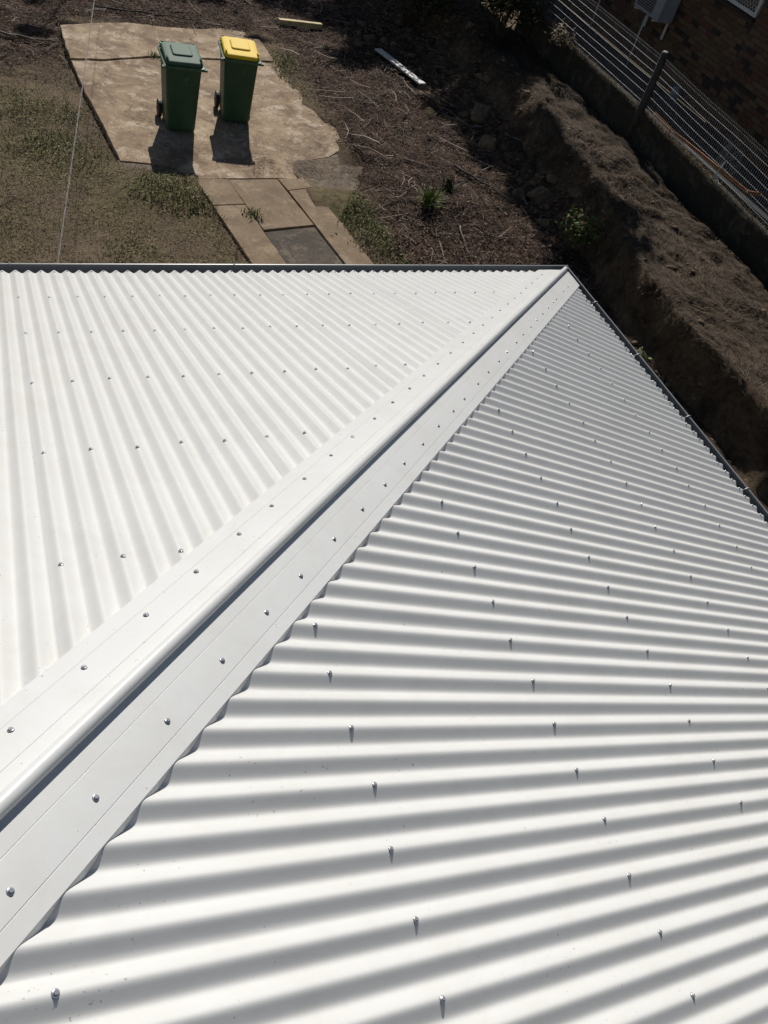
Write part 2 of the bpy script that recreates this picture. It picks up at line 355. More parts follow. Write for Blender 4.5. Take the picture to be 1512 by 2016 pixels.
slab('concrete_slab', [(-2.12, 12.88), (-1.56, 13.14), (-.89, 13.35), (-.24, 13.34), (.45, 13.41), (1.01, 13.6), (1.62, 13.45), (1.66, 12.59), (1.66, 12.22), (.4, 12.05), (-.66, 11.91), (-1.58, 11.56), (-2.1, 11.48)], -.15, .125, MAT['pad'], pad, .02, 1, 'far concrete slab with a raised broken edge')
slab('concrete_slab', [(-2.09, 11.46), (-1.58, 11.53), (-.66, 11.88), (.4, 12.03), (1.66, 12.20), (1.78, 11.4), (1.97, 10.4), (2.1, 9.7), (2.08, 8.95), (1.66, 8.60), (1.12, 8.42), (1.0, 8.1), (.94, 7.84), (.56, 7.8), (-.24, 7.72), (-.74, 7.68), (-1.0, 7.95), (-1.31, 8.05), (-1.76, 8.09), (-1.88, 9.23), (-2.03, 10.55)], -.15, .10, MAT['pad'], pad, .02, 2, tilt=lambda p: -.045*float(sst(8.8, 7.7, p.y))-.055*float(sst(.5, 1.15, p.x)*sst(9.3, 8.5, p.y)))
path = empty('path', (0, 0, 0)); tag(path, 'brown concrete strip path leading from the pad to the house', 'path', kind='structure')
slab('concrete_slab', [(-1.80, 8.14), (-1.3, 8.14), (-.70, 7.80), (-.72, 7.30), (-1.2, 7.42), (-1.80, 7.7)], -.15, .062, MAT['path_mid'], pad, .03, 12, 'low grey dirty slab at the near left corner', tilt=lambda p: -.012)
SL = lambda n, p, m, z, s: slab(n, p, -.12, z, m, path, .006, s)
SL('paving_strip', [(-.74, 7.665), (-.25, 7.705), (-.155, 6.985), (-.63, 6.925)], MAT['path_tan'], .058, 3)
SL('paving_strip', [(-.63, 6.91), (-.153, 6.97), (.2, 4.4), (-.27, 4.4)], MAT['path_tan'], .052, 4)
SL('paving_panel', [(-.235, 7.705), (.555, 7.785), (.765, 6.47), (-.035, 6.305)], MAT['path_tan'], .045, 5)
o = SL('paving_panel', [(-.03, 6.28), (.77, 6.445), (1.07, 4.4), (.225, 4.4)], MAT['path_grey'], .022, 6); o['label'] = 'sunken dark grey panel spotted with lichen'
SL('paving_strip', [(.57, 7.785), (.93, 7.82), (.99, 7.95), (1.05, 7.56), (.64, 7.44)], MAT['path_tan'], .055, 7)
SL('paving_strip', [(.645, 7.425), (1.055, 7.545), (1.20, 6.65), (1.36, 5.43), (1.52, 4.4), (1.085, 4.4)], MAT['path_tan'], .052, 8)
o = SL('paving_slab', [(.90, 8.05), (1.0, 8.55), (1.62, 8.75), (1.98, 8.92), (2.12, 8.98), (2.26, 8.48), (2.02, 7.85), (1.7, 7.42), (1.3, 7.05), (1.10, 7.05), (.98, 7.6)], MAT['path_mid'], .037, 9); o['label'] = 'grey dusty slab beside the strip path'

# ------------------------------------------------------------------ ground cover (nobody could count it)
def sample(n, x0, x1, y0, y1, dens):
    x = rng.uniform(x0, x1, n); y = rng.uniform(y0, y1, n); k = rng.random(n) < dens(x, y); return x[k], y[k]
PADPOLY = np.array([(-2.12, 12.88), (-.89, 13.35), (1.5, 13.33), (1.42, 11.5), (1.9, 9.7), (1.93, 8.95), (2.26, 8.5), (1.7, 7.4), (1.2, 6.65), (1.36, 5.43), (1.5, 4.4), (-.27, 4.4), (-.74, 7.68), (-1.76, 8.09), (-2.03, 10.55)])
def inside(x, y, poly):
    r = np.zeros(len(x), bool); n = len(poly)
    for i in range(n):
        (xa, ya), (xb, yb) = poly[i], poly[(i+1) % n]
        c = ((ya > y) != (yb > y)) & (x < (xb-xa)*(y-ya)/(yb-ya+1e-12)+xa); r ^= c
    return r
def blades(x, y, z, L, Wd, lean, az, curve=.3):
    """one bent blade of two quads-as-triangles per point: 5 verts, 3 tris"""
    n = len(x); d = np.stack([np.cos(az)*np.sin(lean), np.sin(az)*np.sin(lean), np.cos(lean)], 1)
    s = np.stack([-np.sin(az), np.cos(az), np.zeros(n)], 1); p = np.stack([x, y, z], 1)
    mid = p+d*(L*.55)[:, None]; d2 = d.copy(); d2[:, 2] -= curve; d2 /= np.linalg.norm(d2, axis=1)[:, None]
    tip = mid+d2*(L*.5)[:, None]; w = (Wd/2)[:, None]
    V = np.stack([p-s*w*.7, p+s*w*.7, mid-s*w, mid+s*w, tip], 1).reshape(-1, 3)
    b = (np.arange(n)*5)[:, None]; F = np.concatenate([b+[0, 1, 3], b+[0, 3, 2], b+[2, 3, 4]]).reshape(-1, 3)
    return V, F
def leaves(x, y, z, L, Wd, az, tilt, roll):
    """diamond leaves folded along the rib: 4 verts, 2 tris"""
    n = len(x); d = np.stack([np.cos(az)*np.cos(tilt), np.sin(az)*np.cos(tilt), np.sin(tilt)], 1)
    s0 = np.stack([-np.sin(az), np.cos(az), np.zeros(n)], 1); u = np.cross(d, s0)
    s = s0*np.cos(roll)[:, None]+u*np.sin(roll)[:, None]; up = np.cross(d, s)
    p = np.stack([x, y, z], 1); m = p+d*(L*.45)[:, None]+up*(Wd*.25)[:, None]
    V = np.stack([p, m+s*(Wd/2)[:, None]-up*(Wd*.25)[:, None], p+d*L[:, None], m-s*(Wd/2)[:, None]-up*(Wd*.25)[:, None]], 1).reshape(-1, 3)
    b = (np.arange(n)*4)[:, None]; F = np.concatenate([b+[0, 1, 2], b+[0, 2, 3]]).reshape(-1, 3)
    return V, F
def tri_obj(name, sets, mats, label, cat, parent=None, kind='stuff'):
    Vs, Fs, Ms = [], [], []; off = 0
    for V, F, mi in sets:
        Vs.append(V); Fs.append(F+off); Ms.append(np.full(len(F), mi)); off += len(V)
    me = npmesh(name, np.concatenate(Vs), np.concatenate(Fs), mats, np.concatenate(Ms))
    o = link(name, me, parent)
    if parent is None: tag(o, label, cat)
    if kind: o['kind'] = kind
    return o
U = lambda n, a, b: rng.uniform(a, b, n)
def onground(x, y, keep_pad=False):
    k = np.ones(len(x), bool) if keep_pad else (~inside(x, y, PADPOLY) | ((height(x, y) > .10) & (y > 8.6)))
    return x[k], y[k], height(x[k], y[k])
sets = []
x, y = sample(320000, -4.2, 3.0, 4.6, 13.5, lambda x, y: np.clip((m_grass(x, y)*.5+.04*(1-m_litter(x, y)))*(.25+.75*sst(.36, .52, fbm(x*1.1+4, y*1.1, 4, 36))), 0, 1)); x, y, z = onground(x, y)
n = len(x); V, F = leaves(x, y, z+U(n, .002, .025), U(n, .012, .036), U(n, .007, .017), U(n, 0, 6.3), U(n, -.2, .7), U(n, -.6, .6)); sets.append((V, F, 0))
x, y = sample(170000, -4.2, 3.2, 4.6, 13.2, lambda x, y: np.clip(m_blob(x, y)*.9-.1, 0, 1)); x, y, z = onground(x, y); b = m_blob(x, y)
n = len(x); V, F = leaves(x, y, z+U(n, .005, .10)*np.clip(b, .2, 1), U(n, .02, .055), U(n, .010, .022), U(n, 0, 6.3), U(n, -.2, 1.0), U(n, -.7, .7)); sets.append((V[:len(V)//8*4], F[(F < len(V)//8*4).all(1)], 1)); sets.append((V[len(V)//8*4:], F[(F >= len(V)//8*4).all(1)]-len(V)//8*4, 0))
n2 = n//6; V, F = blades(x[:n2], y[:n2], z[:n2], U(n2, .05, .16), U(n2, .005, .010), U(n2, .1, .9), U(n2, 0, 6.3)); sets.append((V, F, 1))
x, y = sample(70000, -4.2, 2.6, 4.6, 13.5, lambda x, y: (1-m_litter(x, y))*.9*sst(.36, .56, fbm(x*1.2, y*1.2, 3, 71))); x, y, z = onground(x, y)
n = len(x); V, F = blades(x, y, z, U(n, .03, .09), U(n, .004, .008), U(n, .6, 1.45), U(n, 0, 6.3)); sets.append((V, F, 2))
# pad edges and cracks
ex = []; 
for i in range(len(PADPOLY)):
    a, b2 = PADPOLY[i], PADPOLY[(i+1) % len(PADPOLY)]; k = int(np.hypot(*(b2-a))*90)
    t = rng.random(k); nn = np.array([-(b2-a)[1], (b2-a)[0]])/np.hypot(*(b2-a))
    ex.append(a+(b2-a)*t[:, None]-nn*rng.normal(-.04, .05, k)[:, None])
ex = np.concatenate(ex); ex = ex[rng.random(len(ex)) < sst(.40, .62, fbm(ex[:, 0]*2, ex[:, 1]*2, 3, 81))]
n = len(ex); V, F = blades(ex[:, 0], ex[:, 1], np.full(n, .04), U(n, .04, .12), U(n, .006, .010), U(n, .2, 1.2), U(n, 0, 6.3)); sets.append((V, F, 2))
for cx, cy, k in ((-.62, 11.93, 70), (-.11, 6.75, 60), (-.05, 6.62, 30)):
    V, F = blades(cx+rng.normal(0, .06, k), cy+rng.normal(0, .05, k), np.full(k, .09 if cy > 9 else .045), U(k, .05, .13), U(k, .008, .014), U(k, .1, 1.1), U(k, 0, 6.3)); sets.append((V, F, 1))
tri_obj('grass', sets, [MAT['lf_olive'], MAT['lf_green'], MAT['lf_straw']], 'sparse olive and green ground cover over the yard left of the path', 'grass')

sets = []
def litdens(x, y): return np.clip(m_litter(x, y)*(.35+.8*fbm(x*1.4, y*1.4, 3, 91)), 0, 1)*(1-.7*sst(.5, .7, height(x, y)))
x, y = sample(120000, -4.0, 6.2, 4.6, 17.5, lambda x, y: litdens(x, y)); x, y, z = onground(x, y)
n = len(x); V, F = leaves(x, y, z+U(n, .002, .03), U(n, .025, .075), U(n, .010, .026), U(n, 0, 6.3), U(n, -.3, .4), U(n, -.8, .8)); sets.append((V, F, 0))
tri_obj('leaf_litter', sets, [MAT['lf_brown']], 'brown fallen leaf litter covering the soil right of the path', 'leaf litter')
def twigs(x, y, z, L, r, az, tilt, bend):
    n = len(x); d = np.stack([np.cos(az)*np.cos(tilt), np.sin(az)*np.cos(tilt), np.sin(tilt)], 1)
    s = np.stack([-np.sin(az), np.cos(az), np.zeros(n)], 1); u = np.cross(d, s); p = np.stack([x, y, z], 1)
    rings = []
    for t, k in ((-.5, 1.), (0., .9), (.5, .45)):
        c = p+d*(L*t)[:, None]+s*(bend*L*(t*t-.1)*2)[:, None]
        for a in (0, 2.094, 4.189): rings.append(c+(s*math.cos(a)+u*math.sin(a))*(r*k)[:, None])
    V = np.stack(rings, 1).reshape(-1, 3); b = (np.arange(n)*9)[:, None]; Q = []
    for i in range(2):
        for k in range(3):
            a0, a1, b0, b1 = i*3+k, i*3+(k+1) % 3, (i+1)*3+k, (i+1)*3+(k+1) % 3; Q += [b+[a0, a1, b1], b+[a0, b1, b0]]
    return V, np.concatenate(Q).reshape(-1, 3)
sets = []
x, y = sample(12000, -4.0, 6.0, 4.6, 17, lambda x, y: np.clip(litdens(x, y)*(fbm(x*1.1+3, y*1.1, 3, 95) > .40), 0, 1)); x, y, z = onground(x, y)
n = len(x); V, F = twigs(x, y, z+U(n, .01, .05), rng.lognormal(-1.9, .55, n), U(n, .002, .0055), U(n, 0, 6.3), U(n, -.15, .2), U(n, -.35, .35)); sets.append((V, F, 0))
x, y = sample(1500, -4.0, 6.0, 4.6, 17, lambda x, y: np.clip(litdens(x, y)*(fbm(x*.8+9, y*.8, 3, 98) > .45), 0, 1)); x, y, z = onground(x, y)
n = len(x); V, F = twigs(x, y, z+U(n, .02, .06), U(n, .18, .75), U(n, .004, .011), U(n, 0, 6.3), U(n, -.12, .18), U(n, -.4, .4)); sets.append((V, F, 0))
x, y = sample(9000, .2, 2.3, 4.6, 9.2, lambda x, y: np.exp(-((y-8.15)/.28)**2)*.8*(fbm(x*3, y*3, 3, 96) > .42)); z = np.full(len(x), .108)
n = len(x); V, F = twigs(x, y, z, U(n, .03, .12), U(n, .0015, .003), U(n, 0, 6.3), U(n, -.05, .05), U(n, -.3, .3)); sets.append((V, F, 1))
x, y = sample(5000, -1.7, 1.9, 8.0, 13, lambda x, y: .12*(fbm(x*2, y*2, 3, 97) > .5)); z = np.full(len(x), .112)
n = len(x); V, F = twigs(x, y, z, U(n, .02, .10), U(n, .0015, .003), U(n, 0, 6.3), U(n, -.05, .05), U(n, -.3, .3)); sets.append((V, F, 1))
tri_obj('twig_litter', sets, [MAT['lf_grey'], MAT['lf_brown']], 'grey broken twigs strewn over the litter and the pad', 'twigs')

sets = []
x, y = sample(150000, 4.6, 7.1, 0, 13, lambda x, y: sst(.52, .72, height(x, y))*(.35+.65*sst(.36, .55, fbm(x*1.6, y*1.6, 3, 101)))); z = height(x, y)
n = len(x); az = 2.6+1.6*(fbm(x*.9, y*.9, 3, 102)-.5)*4+rng.normal(0, .5, n)
V, F = blades(x, y, z+.004, U(n, .03, .12), U(n, .003, .007), U(n, 1.15, 1.53), az, .15); sets.append((V, F, 0))
y = rng.uniform(2, 13, 9000); y = y[rng.random(len(y)) < .25+.75*sst(.4, .6, fbm(y*1.5, y*0, 3, 107))]; n = len(y); x = WX+U(n, .01, .13)
V, F = blades(x, y, np.interp(y, [2, 4.4, 5.7, 6.84, 8.25, 13.2], [1.18, 1.25, 1.30, 1.33, 1.40, 1.42])-.005, U(n, .03, .11), U(n, .004, .008), U(n, .5, 1.45), U(n, 0, 6.3)); sets.append((V, F, 1))
tri_obj('dry_grass', sets, [MAT['lf_bank'], MAT['lf_straw']], 'flattened dry grass on top of the earth bank', 'dry grass')
sets = []
x, y = sample(9000, .95, 4.6, -3.0, 6.2, lambda x, y: (fbm(x*1.5, y*1.5, 3, 105) > .45)*.8); z = height(x, y)
n = len(x); V, F = leaves(x, y, z+U(n, .0, .12), U(n, .04, .10), U(n, .015, .03), U(n, 0, 6.3), U(n, -.2, .9), U(n, -.7, .7)); sets.append((V, F, 0))
tri_obj('dead_weeds', sets, [MAT['lf_brown']], 'dead brown weeds along the foot of the house wall', 'weeds')

# ------------------------------------------------------------------ the white roofed house
P = .0762; AMP = .0098; TH = math.radians(22.028); CT, ST, TT = math.cos(TH), math.sin(TH), math.tan(TH)
XA0 = -3.422                         # one rib of the left face
EDGE_A, EDGE_B = -.778, -.800        # slope distance of the sheet ends
nA = np.array([0, ST, CT]); nB = np.array([ST, 0, CT])
def corr(c, face): f = 2*np.pi*(c-(XA0 if face == 'A' else 0))/P; return AMP*(np.cos(f)+.045*np.cos(3*f))/1.045
def roofpt(face, c, s, h):
    c, s, h = np.broadcast_arrays(np.asarray(c, float), np.asarray(s, float), np.asarray(h, float))
    if face == 'A': return np.stack([c, -s*CT+h*ST, Z0+s*ST+h*CT], -1)
    return np.stack([-s*CT+h*ST, c, Z0+s*ST+h*CT], -1)
house = empty('house', (0, 0, 0)); tag(house, 'low house with a new white corrugated hip roof', 'house')
SMAX = 6.4
def make_sheet(face, k):
    base = (XA0 if face == 'A' else 0)+P*10*k
    c = np.arange(base-.42*P, base+10.44*P, P/16); e = EDGE_A if face == 'A' else EDGE_B
    sh = np.minimum(-c/CT-.05, SMAX); keep = sh > e+.02; c = c[keep]; sh = sh[keep]
    if len(c) < 4: return None
    T = np.concatenate([[0, .004, .02], np.linspace(.06, 1, 15)]); n = len(T); m = len(c)
    lift = np.where((c-base) < .5*P if face == 'A' else (c-base) > 9.5*P, .0011, 0.)+.0006
    jit = rng.uniform(-.004, .004)
    s = e+jit+(sh-e-jit)[None, :]*T[:, None]; C = np.broadcast_to(c, s.shape)
    wob = .0012*(fbm(C*2.3+k, s*1.7, 2, 200 if face == 'A' else 210)-.5)*sst(0, .2, s-e)
    h = corr(C, face)+lift[None, :]+wob
    top = roofpt(face, C, s, h); bot = roofpt(face, C[:1], s[:1], h[:1]-.0012)
    V = np.concatenate([top.reshape(-1, 3), bot.reshape(-1, 3)])
    idx = np.arange(n*m).reshape(n, m); F = np.stack([idx[:-1, :-1].ravel(), idx[:-1, 1:].ravel(), idx[1:, 1:].ravel(), idx[1:, :-1].ravel()], 1)
    if face == 'A': F = F[:, ::-1]
    b = n*m+np.arange(m); F2 = np.stack([idx[0, :-1], b[:-1], b[1:], idx[0, 1:]], 1)
    me = npmesh('roof_sheet', V, np.concatenate([F, F2]), MAT['roof'])
    me.polygons.foreach_set('use_smooth', np.r_[np.ones(len(F), bool), np.zeros(len(F2), bool)])
    return link('roof_sheet', me, house)
sheets = {}
for face, ks in (('A', range(-8, 6)), ('B', range(-13, 2))):
    for k in ks:
        o = make_sheet(face, k)
        if o: sheets[face, k] = o
# screws
mb = MB()
def disc(r, z, n=12, ph=0): return [Vector((r*math.cos(2*math.pi*i/n+ph), r*math.sin(2*math.pi*i/n+ph), z)) for i in range(n)]
mb.loft([disc(.0070, 0, 10), disc(.0070, .0010, 10)], 1)
mb.loft([disc(.0072, .0010, 10), disc(.0066, .0024, 10), disc(.0048, .0030, 10)], 0, False, True, True)
mb.loft([disc(.0047, .0026, 6), disc(.0047, .0052, 6), disc(.0038, .0059, 6)], 0, False, True)
screw_me = mb.mesh('screw', [MAT['screw'], MAT['rubber']])
SC = []   # (pos, normal, parent)
ROWS = [-.728]+[-.015+.765*i for i in range(0, 6)]
for face, e in (('A', EDGE_A), ('B', EDGE_B)):
    for i, s in enumerate(ROWS):
        step = 1 if i == 0 else 2; s = s if face == 'A' or i else e+.05
        for n in range(-130, 60):
            if n % step: continue
            c = (XA0+P*n) if face == 'A' else (P*n-(P if step == 2 else 0))
            if -c/CT-.28 < s or c < (-6 if face == 'A' else -6): continue
            p = roofpt(face, c+random.uniform(-.003, .003), s+random.uniform(-.012, .012), AMP+.0006)
            k = math.floor((c+.42*P-(XA0 if face == 'A' else 0))/(10*P)); par = sheets.get((face, k))
            if par is None: continue
            SC.append((p, nA if face == 'A' else nB, par))
# hip cap: local frame
HD = np.array([-1, -1, TT]); HD /= np.linalg.norm(HD)
wB = np.cross(HD, nB); wB *= np.sign(wB @ np.array([1, -1, 0])); wA = np.cross(HD, nA); wA *= np.sign(wA @ np.array([-1, 1, 0]))
E1 = np.array([1, -1, 0])/math.sqrt(2); E2 = np.cross(E1, HD); E2 *= np.sign(E2[2])
LIFT = AMP+.0036
def wing(side, p, h): w, n = (wB, nB) if side == 'B' else (wA, nA); return w*p+n*(LIFT+h)
CW = {'A': .184, 'B': .172}
def half(side):
    g = .0011
    return [wing(side, q, h) for q, h in ((.0235, 0), (.0255, 0), (.028, 0), (.054, 0), (.0555, 0), (.0564, -g), (.0573, -g), (.0582, .0004), (.096, .0012), (.1355, .0004), (.1364, -g), (.1373, -g), (.1382, 0), (CW[side], 0))]
RR = .0175; c0 = E2*(.0235)
arc = []
for a in np.linspace(math.radians(-38), math.radians(218), 22): arc.append(c0+RR*(E1*math.cos(a)+E2*math.sin(a)))
prof = half('A')[::-1]+[E1*-.018+E2*.0095]+arc[::-1]+[E1*.018+E2*.0095]+half('B')
prof = np.array(prof); sideq = prof @ E1
org = np.array([0, 0, Z0])
hip_cap = None
def cap_start(q):
    # each wing is cut parallel to its own eave
    if q @ E1 > 0: return (q[0]-.775)/-HD[0]
    return (q[1]-.735)/-HD[1]
t0 = np.array([min(cap_start(q), -.6) for q in prof]); t0 = np.where(np.abs(sideq) < .03, -1.085, t0)
TS = np.linspace(0, 1, 40); TEND = 8.2
ring_t = t0[None, :]+(TEND-t0[None, :])*TS[:, None]
wob = .0010*(fbm(ring_t*1.1, np.broadcast_to(sideq*9, ring_t.shape), 2, 220)-.5)*2
Vc = org+prof[None]+HD[None, None]*ring_t[..., None]+np.array([0, 0, 1.])[None, None]*wob[..., None]
n, m = ring_t.shape; idx = np.arange(n*m).reshape(n, m)
F = np.stack([idx[:-1, :-1].ravel(), idx[:-1, 1:].ravel(), idx[1:, 1:].ravel(), idx[1:, :-1].ravel()], 1)
Vall = [Vc.reshape(-1, 3)]; Fall = [F]; off = n*m
# scribed turned-down edges that follow the ribs
def surf_h(pt, face):
    # height of pt above the rib surface, along the plane normal
    d = pt-org; nn = nA if face == 'A' else nB; c = pt[..., 0] if face == 'A' else pt[..., 1]
    return d @ nn-corr(c, face)
for side in 'AB':
    nn, w = (nB, wB) if side == 'B' else (nA, wA)
    ts = np.arange((t0[0] if side == 'A' else t0[-1])+.005, 8.0, P/.68/20)
    top = org+w*CW[side]+nn*LIFT+HD*ts[:, None]
    pts = top.copy()
    for _ in range(3):
        dpt = surf_h(top+w*0, side); out = np.clip(dpt, 0, .03)*(.46 if side == 'B' else .35)
        cand = top+w*out[:, None]; dep = surf_h(cand, side)-.0014; pts = cand-nn*dep[:, None]
    mid = (top+pts)/2+w*(np.linalg.norm(pts-top, axis=1)*-.05)[:, None]
    k = len(ts); Vall += [top, mid, pts]; a = off+np.arange(k)
    for q in (0, 1): Fall.append(np.stack([a[:-1]+q*k, a[:-1]+(q+1)*k, a[1:]+(q+1)*k, a[1:]+q*k], 1))
    off += 3*k
F = np.concatenate(Fall); V = np.concatenate(Vall)
me = npmesh('hip_cap', V, F, MAT['cap'], smooth=False)
bm = bmesh.new(); bm.from_mesh(me); bmesh.ops.recalc_face_normals(bm, faces=bm.faces)
for f in bm.faces: f.smooth = True
for e in bm.edges:
    if len(e.link_faces) == 2 and e.calc_face_angle(0) > .45: e.smooth = False
bm.to_mesh(me); bm.free()
hip_cap = link('hip_cap', me, house)
# closed end of the roll
mb = MB(); ringp = [Vector(org+q+HD*-1.0845) for q in arc]; mb.add(ringp, [tuple(range(len(ringp)))]); 
for q in arc: pass
mb.build('roll_end', MAT['cap'], hip_cap)
ALB = [5.58, 5.36, 5.14, 4.905, 4.675, 4.45, 4.246, 4.006, 3.774, 3.556, 3.344, 3.12, 2.896, 2.675, 2.485, 2.224, 2.002, 1.768, 1.558, 1.314, 1.108, .875, .666, .451, .234, .023, -.103, -.445, -.661]
ALA = [5.55, 5.33, 5.106, 4.888, 4.661, 4.435, 4.201, 3.995, 3.763, 3.535, 3.328, 3.099, 2.87, 2.65, 2.43, 2.201, 1.97, 1.729, 1.495, 1.268, 1.041, .812, .586, .372, .157, -.04, -.269, -.474, -.688]
for side, al, q in (('A', ALA, .117), ('B', ALB, .105)):
    nn, w = (nB, wB) if side == 'B' else (nA, wA)
    for t in al: SC.append((org+w*(q+random.uniform(-.002, .002))+nn*(LIFT+.0010)+HD*t, nn, hip_cap))
PS = np.array([s[0] for s in SC]); inf, dist = in_frame(PS[:, 0], PS[:, 1], PS[:, 2], 20)
order = np.argsort(np.where(inf, dist, 1e6+dist)); rest = MB(); cnt = 0
for r, i in enumerate(order):
    p, nn, par = SC[i]
    if not inf[i] and dist[i] > 9: continue
    q = Vector(nn).to_track_quat('Z', 'Y') @ Quaternion((0, 0, 1), random.uniform(0, 6.28)) @ Quaternion((1, 0, 0), random.gauss(0, .05))
    if cnt < 298 and inf[i]:
        o = link('screw', screw_me, par); o.location = p; o.rotation_mode = 'QUATERNION'; o.rotation_quaternion = q; cnt += 1
    else:
        R = q.to_matrix(); vs = [R @ v.co+Vector(p) for v in screw_me.vertices]
        rest.add(vs, [tuple(f.vertices) for f in screw_me.polygons]); rest.m[-len(screw_me.polygons):] = [f.material_index for f in screw_me.polygons]
o = rest.build('screw', [MAT['screw'], MAT['rubber']], house); o['kind'] = 'stuff'
# gutters: a quad profile swept along each eave and mitred at the corner
def gutter(face, lip, zl):
    mb = MB(); back = .712
    prof = [(back, zl-.005), (back, zl-.115), (lip-.028, zl-.120), (lip-.014, zl-.112), (lip-.004, zl-.02), (lip, zl-.004), (lip-.003, zl+.002), (lip-.012, zl+.002), (lip-.013, zl-.004), (lip-.006, zl-.008),
            (lip-.009, zl-.02), (lip-.018, zl-.108), (lip-.030, zl-.116), (back+.003, zl-.111), (back+.003, zl-.005)]
    def P3(d, z, t):  # t: 0 at mitre, 1 at far end
        q = d if t == 0 else -9.4
        return Vector((q, d, Z0+z)) if face == 'A' else Vector((d, q, Z0+z))
    n = len(prof); R0 = [P3(d, z, 0) for d, z in prof]; R1 = [P3(d, z, 1) for d, z in prof]
    mb.loft([R0, R1], 0, False, True)
    return mb.build('gutter', MAT['gutter'], house)
LZ = -.295
gA = gutter('A', .822, LZ); gB = gutter('B', .806, LZ)
for face, gp, lip in (('A', gA, .822), ('B', gB, .806)):
    for c in ((-.55, -2.0, -3.45, -4.9) if face == 'A' else (.30, -.36, -1.05, -1.75, -2.9)):
        mb = MB(); d0 = .735
        a = (lambda d, z: Vector((c, d, Z0+z))) if face == 'A' else (lambda d, z: Vector((d, c, Z0+z)))
        mb.tube([a(lip+.002, LZ-.012), a(lip+.001, LZ+.005), a(lip-.010, LZ+.006), a(lip-.05, LZ-.012)], .0045, 6)
        mb.build('gutter_strap', MAT['bracket'] if face == 'B' else MAT['gutter'], gp)
mb = MB(); mb.box((-4.35, .700, Z0-.40), (10.1, .02, .2)); mb.build('fascia', MAT['soffit'], house)
mb = MB(); mb.box((.700, -4.36, Z0-.40), (.02, 10.1, .2)); mb.build('fascia', MAT['soffit'], house)
mb = MB(); mb.box((-4.2, .44, Z0-.49), (9.7, .48, .02)); mb.box((.45, -4.5, Z0-.492), (.48, 9.3, .02)); mb.build('soffit', MAT['soffit'], house)
mb = MB(); mb.box((-4.4, .15, 1.38), (9.2, .12, 2.9)); mb.build('wall', MAT['wall'], house)
mb = MB(); mb.box((.15, -4.6, 1.38), (.12, 9.2, 2.9)); mb.build('wall', MAT['wall'], house)
mb = MB(); mb.box((-9.06, -4.4, 1.38), (.12, 9.0, 2.9)); mb.box((-4.4, -9.26, 1.38), (9.2, .12, 2.9)); mb.build('wall', MAT['wall'], house)

